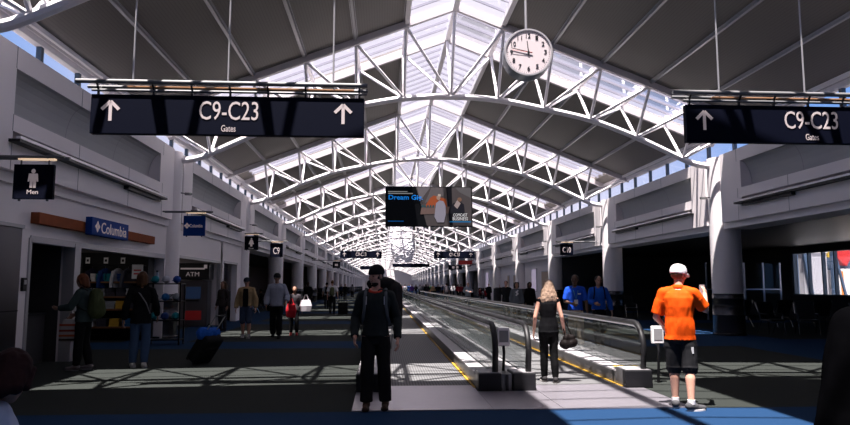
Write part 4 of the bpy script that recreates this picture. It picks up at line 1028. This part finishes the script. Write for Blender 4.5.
# two men in blue shirts
pose = dict(el=(-.148, .0, .625), wl=(-.150, .055, .495), er=(.135, .0, .63), wr=(.06, .12, .60), al=(-.04, .12, .05), kl=(-.05, .07, .285), ar=(.06, -.14, .075), kr=(.055, .02, .28), pr=(0, 0, 1))
bt, P_, H_ = person('man in royal blue shirt with lanyard and khaki trousers walking behind the balustrade', (4.80, 16.9, 0), 172, 1.84, pose, SKIN3, .012, 1.05, head=(-18, 0),
    top=('short', cm(.012, .06, .42), .022, -.02), bottom=('long', cm(.40, .32, .24), .022), shoes=(cm(.2, .2, .2), WHT), hair=('short', HAIRB))
m = MB(); m.tube([(-.07, .06, 1.50), (-.05, .14, 1.40), (0, .155, 1.20), (.05, .14, 1.40), (.07, .06, 1.50)], .008, 6); on(bt, m, 'lanyard', cm(.1, .3, .3)); MB().box(-.045, .045, .15, .16, 1.08, 1.2).build('badge', WHT, bt); MB().box(-.12, -.05, .142, .152, 1.33, 1.36).build('shirt_print', WHT, bt)
pose = dict(el=(-.155, .0, .625), wl=(-.175, .02, .495), er=(.135, .01, .63), wr=(.08, .12, .60), al=(-.05, -.10, .06), ar=(.055, .06, .045), kr=(.055, .05, .28), pr=(0, 0, 1))
b2, P_, H_ = person('man in blue long-sleeved shirt and black trousers beside the second right column', (5.62, 17.6, 0), 176, 1.82, pose, SKIN2, .012, 1.04, head=(10, 0),
    top=('long', cm(.012, .075, .40), .024, -.02), bottom=('long', BLK, .018), shoes=(BLK, BLK2), hair=('short', HAIRB))
for s in (-1, 1): MB().tube([(s*.11, -.08, 1.50), (s*.12, .04, 1.53), (s*.13, .13, 1.40), (s*.15, .10, 1.2)], .018, 6, ry=.008).build('bag_strap', BLK, b2)

# left walkers
pose = dict(el=(-.160, -.02, .63), wl=(-.150, .10, .56), er=(.150, -.01, .63), wr=(.150, .06, .50), al=(-.05, .08, .045), kl=(-.05, .06, .285), ar=(.055, -.10, .06), kr=(.055, .0, .28))
ht, P_, H_ = person('tall man in grey hooded top and black cap walking towards us on the left', (-3.17, 20.7, 0), 184, 1.93, pose, SKIN2, .014, 1.06, head=(0, 0),
    top=('long', cm(.27, .29, .36), .034, -.10), bottom=('long', BLK, .022), shoes=(BLK2, BLK), cap=('cap', cm(.02, .02, .02)), hair=('short', HAIRB))
m = MB(); nk = P_['nk']; m.tube([nk+Vector((.085*math.cos(2*PI*j/14), .075*math.sin(2*PI*j/14)-.02, -.02-.02*math.sin(2*PI*j/14))) for j in range(14)], .035, 8, closed=True); on(ht, m, 'hood', cm(.27, .29, .36))
q = H_(0, .093, .060); MB().box(q.x-.025, q.x+.025, q.y-.008, q.y+.002, q.z-.012, q.z+.022).build('cap_badge', cm(.6, .45, .1), ht)
pose = dict(el=(-.150, -.02, .63), wl=(-.160, .03, .49), er=(.150, -.02, .63), wr=(.160, .03, .49), al=(-.06, .05, .045), ar=(.06, -.07, .05), kl=(-.055, .04, .28))
person('man in tan jacket, denim shorts and dark cap walking on the left', (-4.07, 20.75, 0), 180, 1.80, pose, SKIN, .014, 1.02, top=('jacket', cm(.30, .21, .11), .036, .02), bottom=('knee', cm(.05, .07, .12), .026), shoes=(cm(.25, .24, .24), WHT), cap=('cap', cm(.02, .022, .03)), hair=('short', HAIRB))
for o_ in [q_ for q_ in bpy.data.objects if q_.type == 'EMPTY' and str(q_.get('label', '')).startswith('man in tan jacket')]:
    m_ = MB(); m_.prism([(-.07, 1.46), (.07, 1.46), (.085, 1.2), (.075, .93), (-.075, .93), (-.085, 1.2)], .125, .178, 'y'); m_.build('dark_tshirt', BLK, o_, bevel=.02)
person('woman with long brown hair in dark clothes at the dark doorway beside the alcove', (-5.55, 24.2, 0), 150, 1.72, dict(), SKIN2, .02, .95, fem=True, top=('long', cm(.03, .025, .025), .02, -.1), bottom=('long', cm(.02, .02, .025), .012), shoes=(BLK, BLK), hair=('long', cm(.06, .03, .018, .5)))
ct, P_, H_ = person('person in dark clothes with red bag half hidden behind the hooded man', (-2.80, 21.9, 0), 184, 1.55, dict(wl=(-.155, .05, .50)), SKIN2, .02, .92, fem=True, top=('long', cm(.04, .035, .04), .02, -.1), bottom=('long', BLK, .012), shoes=(cm(.4, .05, .05), cm(.4, .05, .05)), hair=('bob', HAIRD))
def tote(lab, loc, c, w=.36, hgt=.42, rz=0, strip=None):
    t = thing('shopping_bag', lab, 'bag', loc, rz)
    m = MB(); m.rings([[(x*w/2*k1, y*.09*k1, z) for x, y in ((-1, -1), (0, -1.2), (1, -1), (1, 1), (0, 1.2), (-1, 1))] for z, k1 in ((-hgt, .85), (-hgt*.5, 1.05), (0, .75))]); m.build('bag_body', c, t, bevel=.015)
    MB().tube([(-w*.25, 0, 0), (-w*.08, 0, .16), (w*.08, 0, .16), (w*.25, 0, 0)], .010, 6).build('handle', c, t, smooth=True)
    if strip:
        for z, cc in strip: MB().box(-w/2*1.02, w/2*1.02, -.115, -.10, -hgt*z-.02, -hgt*z+.02).build('pattern_band', cc, t)
    return t
tote('red shopping bag hanging low behind the hooded man', (-2.86, 21.6, .98), cm(.45, .02, .03), .30, .42)
tote('white plastic bag held out beside the hooded man', (-2.42, 21.7, 1.10), cm(.6, .56, .6), .34, .36, .3)

# shop visitors
pose = dict(el=(-.145, -.02, .63), wl=(-.165, .02, .49), er=(.140, .02, .64), wr=(.150, .09, .53), al=(-.065, .02, .045), ar=(.05, -.02, .045))
sv, P_, H_ = person('woman in black top and jeans with shoulder strap facing the shop display', (-4.62, 13.45, 0), 12, 1.84, pose, SKIN2, .014, 1.0, fem=True, top=('long', BLK, .024, -.22), bottom=('long', cm(.035, .06, .12), .016), shoes=(cm(.45, .43, .42), cm(.4, .4, .4)), hair=('bob', cm(.07, .035, .02, .5)))
MB().tube([(-.13, .0, 1.50), (-.02, -.135, 1.40), (.10, -.14, 1.22), (.17, -.08, 1.02)], .018, 6, ry=.008).build('shoulder_strap', cm(.12, .12, .13), sv, smooth=True)
pose = dict(el=(-.130, .07, .64), wl=(-.12, .20, .63), er=(.130, .05, .64), wr=(.11, .17, .56), al=(-.05, .03, .045), ar=(.05, -.05, .045), hd=(0, .045, .915), nk=(0, .03, .83))
bw, P_, H_ = person('person with short auburn hair in a patterned top in profile at the shop doorway', (-5.55, 13.15, 0), 80, 1.80, pose, SKIN2, .014, 1.0, fem=True, head=(0, -8), top=('long', cm(.035, .05, .05), .022, -.1), bottom=('long', BLK, .016), shoes=(cm(.15, .13, .13), cm(.25, .23, .23)), hair=('bob', cm(.10, .035, .018, .5)))
g = thing('backpack', 'olive green backpack worn by the person at the shop doorway', 'backpack', bw.location, bw.rotation_euler[2])
m = MB(); m.cap((0, -.23, 1.08), (0, -.22, 1.38), .15, .12); m.cap((0, -.31, 1.06), (0, -.30, 1.24), .10, .09); bake(m, 'body', cm(.045, .055, .025), .014, g, 2, .008, 9)
for s in (-1, 1): MB().tube([(s*.12, -.13, 1.45), (s*.13, .0, 1.52), (s*.13, .14, 1.38), (s*.15, .06, 1.16), (s*.15, -.14, 1.08)], .02, 6, ry=.008).build('shoulder_strap', BLK, g)
tote('white tote bag with red and brown patterned bands held at the shop doorway', world(bw, (.18, .36, .92)), cm(.5, .47, .45), .36, .42, math.radians(10), [(.25, cm(.45, .10, .05)), (.5, cm(.25, .06, .04)), (.72, cm(.45, .12, .05)), (.9, cm(.06, .04, .03))])

def suitcase(lab, loc, rz, c, tilt=0, hgt=.62, w=.42, d=.25):
    t = thing('suitcase', lab, 'suitcase', loc, rz, 'rolling suitcases'); t.rotation_euler[0] = tilt
    MB().box(-w/2, w/2, -d/2, d/2, .06, .06+hgt).build('shell', c, t, bevel=.04)
    for x in (-w*.3, w*.3): MB().tube([(x, d*.35, .06+hgt), (x, d*.35, .06+hgt+.42)], .010, 6).build('pull_bar', 'silver', t)
    MB().tube([(-w*.3, d*.35, .06+hgt+.42), (w*.3, d*.35, .06+hgt+.42)], .016, 6).build('handle', 'blackp', t)
    for x in (-w*.4, w*.4):
        for y in (-d*.35, d*.35): MB().tube([(x-.015, y, .035), (x+.015, y, .035)], .035, 10).build('wheel', 'rubber', t)
    MB().box(-w*.38, w*.38, -d/2-.02, -d/2+.01, .14, .14+hgt*.55).build('front_pocket', c, t, bevel=.02)
    return t
s1 = suitcase('black suitcase tipped over behind the woman at the shop display', (-3.72, 14.1, .03), math.radians(60), BLK2, math.radians(38), .62, .45, .28)
bb = thing('travel_bag', 'bright blue soft bag lying on top of the tipped suitcase', 'bag', world(s1, (0, -.30, .52)), math.radians(60)); m = MB(); m.cap((-.16, 0, .05), (.16, 0, .05), .13, .12); bake(m, 'body', cm(.012, .07, .32), .014, bb, 2, .015, 8); MB().tube([(-.1, 0, .16), (0, 0, .24), (.1, 0, .16)], .01, 6).build('handle', BLK, bb)

# further people, each built once in a pose and dressed separately
walkF = dict(al=(-.055, .10, .05), kl=(-.055, .07, .285), ar=(.058, -.12, .07), kr=(.055, -.0, .28), wl=(-.150, -.05, .49), wr=(.150, .09, .50))
walkB = dict(ar=(.055, .10, .05), kr=(.055, .07, .285), al=(-.058, -.12, .07), kl=(-.055, -.0, .28), wr=(.150, -.05, .49), wl=(-.150, .09, .50))
stand = dict()
fold = dict(el=(-.150, .03, .64), wl=(.04, .12, .66), er=(.150, .03, .64), wr=(-.04, .13, .63), pl=(0, 0, 1), pr=(0, 0, 1))
Ps = [
 ('woman with curly dark hair and white print top leaning behind the balustrade', (5.30, 27.0, 0), 186, 1.70, stand, SKIN2, ('long', cm(.10, .11, .13), .03, -.1), ('long', BLK, .014), ('curly', HAIRB), .018, True),
 ('person in black coat behind the curly haired woman', (6.05, 28.0, 0), 200, 1.72, stand, SKIN3, ('jacket', BLK, .035, -.35), ('long', BLK, .014), ('bob', HAIRB), .022, True),
 ('person mostly hidden behind the curly haired woman, raising an arm', (5.35, 29.6, 0), 160, 1.78, dict(er=(.14, .02, .68), wr=(.15, .03, .83)), SKIN, ('long', BLK2, .03, -.1), ('long', BLK, .014), ('short', HAIRD), .025, False),
 ('bald man in grey jacket with folded arms standing on the far walkway', (5.72, 46.0, 0), 178, 1.78, fold, SKIN, ('jacket', cm(.22, .24, .29), .04, -.1), ('long', cm(.03, .035, .05), .016), None, .022, False),
 ('person wearing a pale pink backpack walking away along the walkway', (5.55, 60.0, 0), 4, 1.78, walkF, SKIN, ('short', cm(.15, .15, .17), .03, 0), ('short', cm(.03, .03, .04), .03), ('short', HAIRD), .025, False),
 ('dark-clothed man standing beside the third left column', (-4.60, 42.3, 0), 175, 1.80, stand, SKIN3, ('jacket', BLK, .03, -.15), ('long', BLK, .016), ('short', HAIRB), .025, False),
 ('man in light shirt with dark backpack strap walking away at the left', (-3.75, 45.9, 0), 10, 1.78, walkB, SKIN2, ('short', cm(.25, .27, .33), .02, 0), ('long', BLK2, .016), ('short', HAIRB), .025, False),
 ('man in pale grey shirt with green backpack pulling a suitcase away from us', (-2.8, 38.0, 0), 2, 1.86, dict(er=(.15, -.04, .63), wr=(.17, -.06, .49), al=(-.055, .10, .05), kl=(-.055, .07, .285)), SKIN, ('short', cm(.60, .58, .62), .028, 0), ('long', BLK2, .018), ('short', cm(.12, .06, .03)), .022, False),
 ('black-clothed man walking away just right of the hiking backpack', (.85, 60.0, .012), 0, 1.85, walkF, SKIN2, ('jacket', BLK, .04, -.1), ('long', BLK, .018), ('short', HAIRB), .025, False),
 ('dark traveller standing on the left belt farther down the walkway', (1.10, 33.0, .012), 0, 1.0, walkF, SKIN2, ('jacket', BLK2, .03, -.1), ('long', BLK, .014), ('short', HAIRB), .025, False),
]
built = []
for lab, loc, f_, hh, po, sk, tp, bo, ha, vx, fm in Ps:
    if 'farther down the walkway' in lab: loc = (1.0, 46.0, .012); hh = 1.75
    built.append(person(lab, loc, f_, hh, po, sk, vx, 1.0, fm, top=tp, bottom=bo, shoes=(BLK2, BLK), hair=ha, eyes=vx < .02))
cu, Pc, Hc = built[0]
m = MB()
for q in range(9): a = q*.7; m.ell((.03*math.cos(a*1.7)+.02, .138, 1.22+.022*q-.05), .035, .016, .03, 8, 6)
on(cu, m, 'shirt_print', WHT)
def small_pack(i, c, lab):
    t_ = built[i][0]; g = thing('backpack', lab, 'backpack', t_.location, t_.rotation_euler[2]); m = MB(); m.cap((0, -.20, 1.10), (0, -.20, 1.36), .14, .12); m.cap((0, -.27, 1.08), (0, -.26, 1.22), .09, .08); bake(m, 'body', c, .02, g, 2)
    for s in (-1, 1): MB().tube([(s*.12, -.11, 1.42), (s*.13, .0, 1.50), (s*.13, .13, 1.38), (s*.15, .05, 1.16), (s*.14, -.13, 1.08)], .02, 6, ry=.01).build('shoulder_strap', c, g)
small_pack(4, cm(.55, .47, .50), 'pale pink backpack on the person far along the walkway'); small_pack(7, cm(.10, .11, .06), 'green backpack on the man pulling a suitcase'); small_pack(6, BLK, 'dark backpack on the light-shirted man at the left')
suitcase('black suitcase pulled by the man with the green backpack', (-2.10, 36.2, 0), 0, BLK, 0, .62, .50, .3)
# people close to the camera at both lower corners
seatn = dup(seatp, (-1.92, 3.15, 0), math.radians(-8), 'black lounge seat under the seated person in the lower left corner')
pose = dict(pel=(0, 0, .30), nk=(-.03, .10, .600), hd=(.085, .155, .675), sl=(-.115, .08, .565), sr=(.085, .10, .575), hl=(-.05, .02, .285), hr=(.05, .02, .285), kl=(-.06, .25, .275), kr=(.06, .25, .275), al=(-.06, .26, .045), ar=(.06, .26, .045), el=(-.135, .12, .42), er=(.12, .15, .42), wl=(-.06, .27, .34), wr=(.06, .28, .34))
person('seated person in pale blue shirt with dark maroon hair, lower left corner', (-1.90, 3.10, 0), -8, 1.68, pose, SKIN2, .012, 1.1, head=(20, -35), top=('long', cm(.34, .38, .50), .030, .0), bottom=('long', BLK2, .018), shoes=(BLK, BLK2), hair=('bob', cm(.016, .006, .007, .7)))
person('silhouette of a person in a black coat at the lower right edge', (1.82, 2.35, 0), 20, 1.76, dict(sl=(-.11, 0, .79), el=(-.165, -.01, .62), wl=(-.19, .03, .48)), SKIN3, .012, 1.12, top=('jacket', mat('black_coat', (.0012, .0012, .0015), 1, spec=0), .05, -.4), bottom=('long', BLK, .02), shoes=(BLK, BLK), hair=('short', HAIRB))

# distant crowd: prototypes copied with their parts, each copy with its own clothes
def proto_person(pose, fem): 
    t_, _, _ = person('far traveller', (0, 0, -50), 0, 1.74, pose, SKIN2, .04, 1.05, fem, top=('long', BLK, .03, -.1), bottom=('long', BLK2, .02), shoes=None, hair=('bob' if fem else 'short', HAIRD), eyes=False, hands=False)
    return t_
pros = [proto_person(walkF, False), proto_person(walkB, True), proto_person(stand, False), proto_person(fold, True)]
pros.append(proto_person(dict(pel=(0, 0, .30), nk=(0, .0, .610), hd=(0, .012, .70), ch=(0, 0, .5), sl=(-.105, 0, .58), sr=(.105, 0, .58), hl=(-.05, .02, .285), hr=(.05, .02, .285), kl=(-.06, .25, .275), kr=(.06, .25, .275), al=(-.06, .26, .045), ar=(.06, .26, .045), el=(-.135, .03, .42), er=(.135, .03, .42), wl=(-.06, .17, .34), wr=(.06, .17, .34)), False))
CC = {'black': (.012, .012, .014), 'red': (.30, .02, .03), 'dark red': (.14, .015, .02), 'white': (.5, .48, .5), 'purple': (.12, .05, .25), 'blue': (.03, .09, .3), 'grey': (.18, .18, .2), 'tan': (.35, .22, .13), 'navy': (.015, .025, .07), 'pink': (.45, .2, .22), 'orange': (.5, .15, .05), 'brown': (.08, .04, .025), 'green': (.04, .09, .05), 'teal': (.02, .15, .17)}
def far(lab, px, y, col, col2='black', pr=0, face=180, z=0):
    # px only names the bearing at which the walker stands at depth y
    x = px; t_ = dup(pros[pr], (x, y, z), math.radians(face), lab, 'distant travellers')
    for o_ in children(t_):
        if o_.name.startswith(('shirt', 'trousers')):
            o_.material_slots[0].link = 'OBJECT'; o_.material_slots[0].material = cm(*CC[col if o_.name.startswith('shirt') else col2])
    return t_
def bx(px, y): return (px-386.5)*y/680.
F = [
 ('person in dark red sitting by the right wall, left one of a pair', 483, 72, 'dark red', 'black', 4, 250), ('person in red sitting by the right wall, right one of a pair', 489, 68, 'red', 'black', 4, 235), ('dark traveller standing behind the seated people in red', 492, 64, 'black', 'black', 2, 180),
 ('distant traveller in black left of the pale backpack', 441, 84, 'black', 'navy', 1, 180), ('distant traveller in white top right of the pale backpack', 456, 88, 'white', 'black', 2, 0), ('distant traveller in red right of the pale backpack', 461, 84, 'red', 'black', 1, 200),
 ('distant traveller in dark red near the grey jacket man', 464, 78, 'dark red', 'black', 0, 180), ('distant black-clad traveller left of the grey jacket man', 458, 92, 'black', 'grey', 0, 180),
 ('distant traveller in tan jacket in the walkway crowd', 436, 90, 'tan', 'black', 0, 180), ('distant traveller in black in the middle of the walkway crowd', 431, 96, 'black', 'black', 2, 180), ('distant traveller in blue jeans in the walkway crowd', 429, 84, 'black', 'blue', 1, 0),
 ('distant traveller in purple top in the walkway crowd', 415, 92, 'purple', 'blue', 0, 180), ('distant traveller in blue top at the left of the walkway crowd', 412, 100, 'blue', 'navy', 2, 180), ('distant traveller in white top in the walkway crowd', 423, 104, 'white', 'black', 3, 180),
 ('distant traveller in black with folded arms in the walkway crowd', 419, 98, 'black', 'navy', 3, 180), ('distant traveller in grey at the left edge of the walkway crowd', 408, 88, 'grey', 'black', 0, 0), ('distant traveller in pink far along the walkway', 404, 110, 'pink', 'grey', 0, 180),
 ('distant traveller in brown behind the hiking backpack', 396, 70, 'brown', 'black', 0, 0), ('distant traveller in orange behind the hiking backpack', 400, 84, 'orange', 'black', 1, 180), ('distant traveller in navy right behind the crowd', 446, 104, 'navy', 'black', 2, 0),
 ('distant traveller in teal in the crowd near the shops', 451, 100, 'teal', 'black', 1, 180), ('distant traveller in green in the crowd', 433, 110, 'green', 'brown', 0, 180), ('distant tiny traveller in grey in the crowd', 426, 116, 'grey', 'black', 2, 180),
 ('distant traveller in black on the left aisle by the far columns', 349, 70, 'black', 'black', 0, 180), ('distant traveller in grey on the left aisle', 356, 84, 'grey', 'black', 1, 0), ('distant traveller in navy on the left aisle near the column line', 345, 92, 'navy', 'black', 2, 180),
 ('dark person seated in the left lounge between second and third columns', 261, 40, 'brown', 'black', 4, 120), ('second dark person seated in the left lounge, nearer the hooded man', 267, 44, 'black', 'black', 4, 100), ('dark person standing in the far left lounge', 286, 50, 'black', 'black', 2, 160),
]
for lab, px, y, c1, c2, pr, fc in F: far(lab, bx(px, y), y, c1, c2, pr, fc)
for k, (px, y, r) in enumerate([(261, 40, 120), (267, 44, 100), (483, 72, 250), (489, 68, 235)]):
    dup(seatp, (bx(px, y), y, 0), math.radians(r), ['lounge seat under the first seated person in the left lounge', 'lounge seat under the second seated person in the left lounge', 'seat under the left seated person in dark red', 'seat under the right seated person in red'][k], 'far lounge seats')
for p_ in pros:
    for o_ in children(p_): bpy.data.objects.remove(o_)
    bpy.data.objects.remove(p_)

# ------------------------------------------------------------------ light
wd = bpy.data.worlds.new('world'); bpy.context.scene.world = wd; wd.use_nodes = True; nt = wd.node_tree; nt.nodes.clear()
o = nt.nodes.new('ShaderNodeOutputWorld'); bg = nt.nodes.new('ShaderNodeBackground'); tc = nt.nodes.new('ShaderNodeTexCoord'); sp = nt.nodes.new('ShaderNodeSeparateXYZ')
nt.links.new(tc.outputs['Generated'], sp.inputs[0])
ab = nt.nodes.new('ShaderNodeMath'); ab.operation = 'ABSOLUTE'; nt.links.new(sp.outputs[0], ab.inputs[0])
m1 = nt.nodes.new('ShaderNodeMapRange'); m1.inputs[1].default_value = .22; m1.inputs[2].default_value = .5; nt.links.new(ab.outputs[0], m1.inputs[0])
m2 = nt.nodes.new('ShaderNodeMapRange'); m2.inputs[1].default_value = .38; m2.inputs[2].default_value = .62; m2.inputs[3].default_value = 1; m2.inputs[4].default_value = 0; nt.links.new(sp.outputs[2], m2.inputs[0])
mm = nt.nodes.new('ShaderNodeMath'); mm.operation = 'MULTIPLY'; nt.links.new(m1.outputs[0], mm.inputs[0]); nt.links.new(m2.outputs[0], mm.inputs[1])
mx = nt.nodes.new('ShaderNodeMixRGB'); mx.inputs[1].default_value = (.80, .75, .87, 1); mx.inputs[2].default_value = (.17, .34, .74, 1)
nt.links.new(mm.outputs[0], mx.inputs[0]); nt.links.new(mx.outputs[0], bg.inputs[0]); bg.inputs[1].default_value = .93; nt.links.new(bg.outputs[0], o.inputs[0])
sl = bpy.data.lights.new('sun', 'SUN'); sl.energy = 16; sl.angle = math.radians(.6); sl.color = (1, .93, .88)
so = bpy.data.objects.new('sun', sl); C.objects.link(so); so.rotation_euler = Vector((.145, .25, -1)).to_track_quat('-Z', 'Y').to_euler()
for nm, loc, e in (('shop_fill_light', (-8.2, 18.2, 2.9), 5), ('alcove_fill_light', (-7.9, 24.6, 2.9), 4)):  # added fill lights without fittings, to lift the dark shop and alcove
    l_ = bpy.data.lights.new(nm, 'AREA'); l_.size = 1.2; l_.energy = e; l_.color = (1, .9, .85); lo = bpy.data.objects.new(nm, l_); C.objects.link(lo); lo.location = loc
sc_ = bpy.context.scene
sc_.view_settings.view_transform = 'Standard'; sc_.view_settings.look = 'None'; sc_.view_settings.gamma = 1; sc_.view_settings.use_curve_mapping = False; sc_.view_settings.exposure = .40
sc_.cycles.max_bounces = 8; sc_.cycles.transparent_max_bounces = 24; sc_.cycles.use_denoising = True
sc_.cycles.sample_clamp_indirect = 6
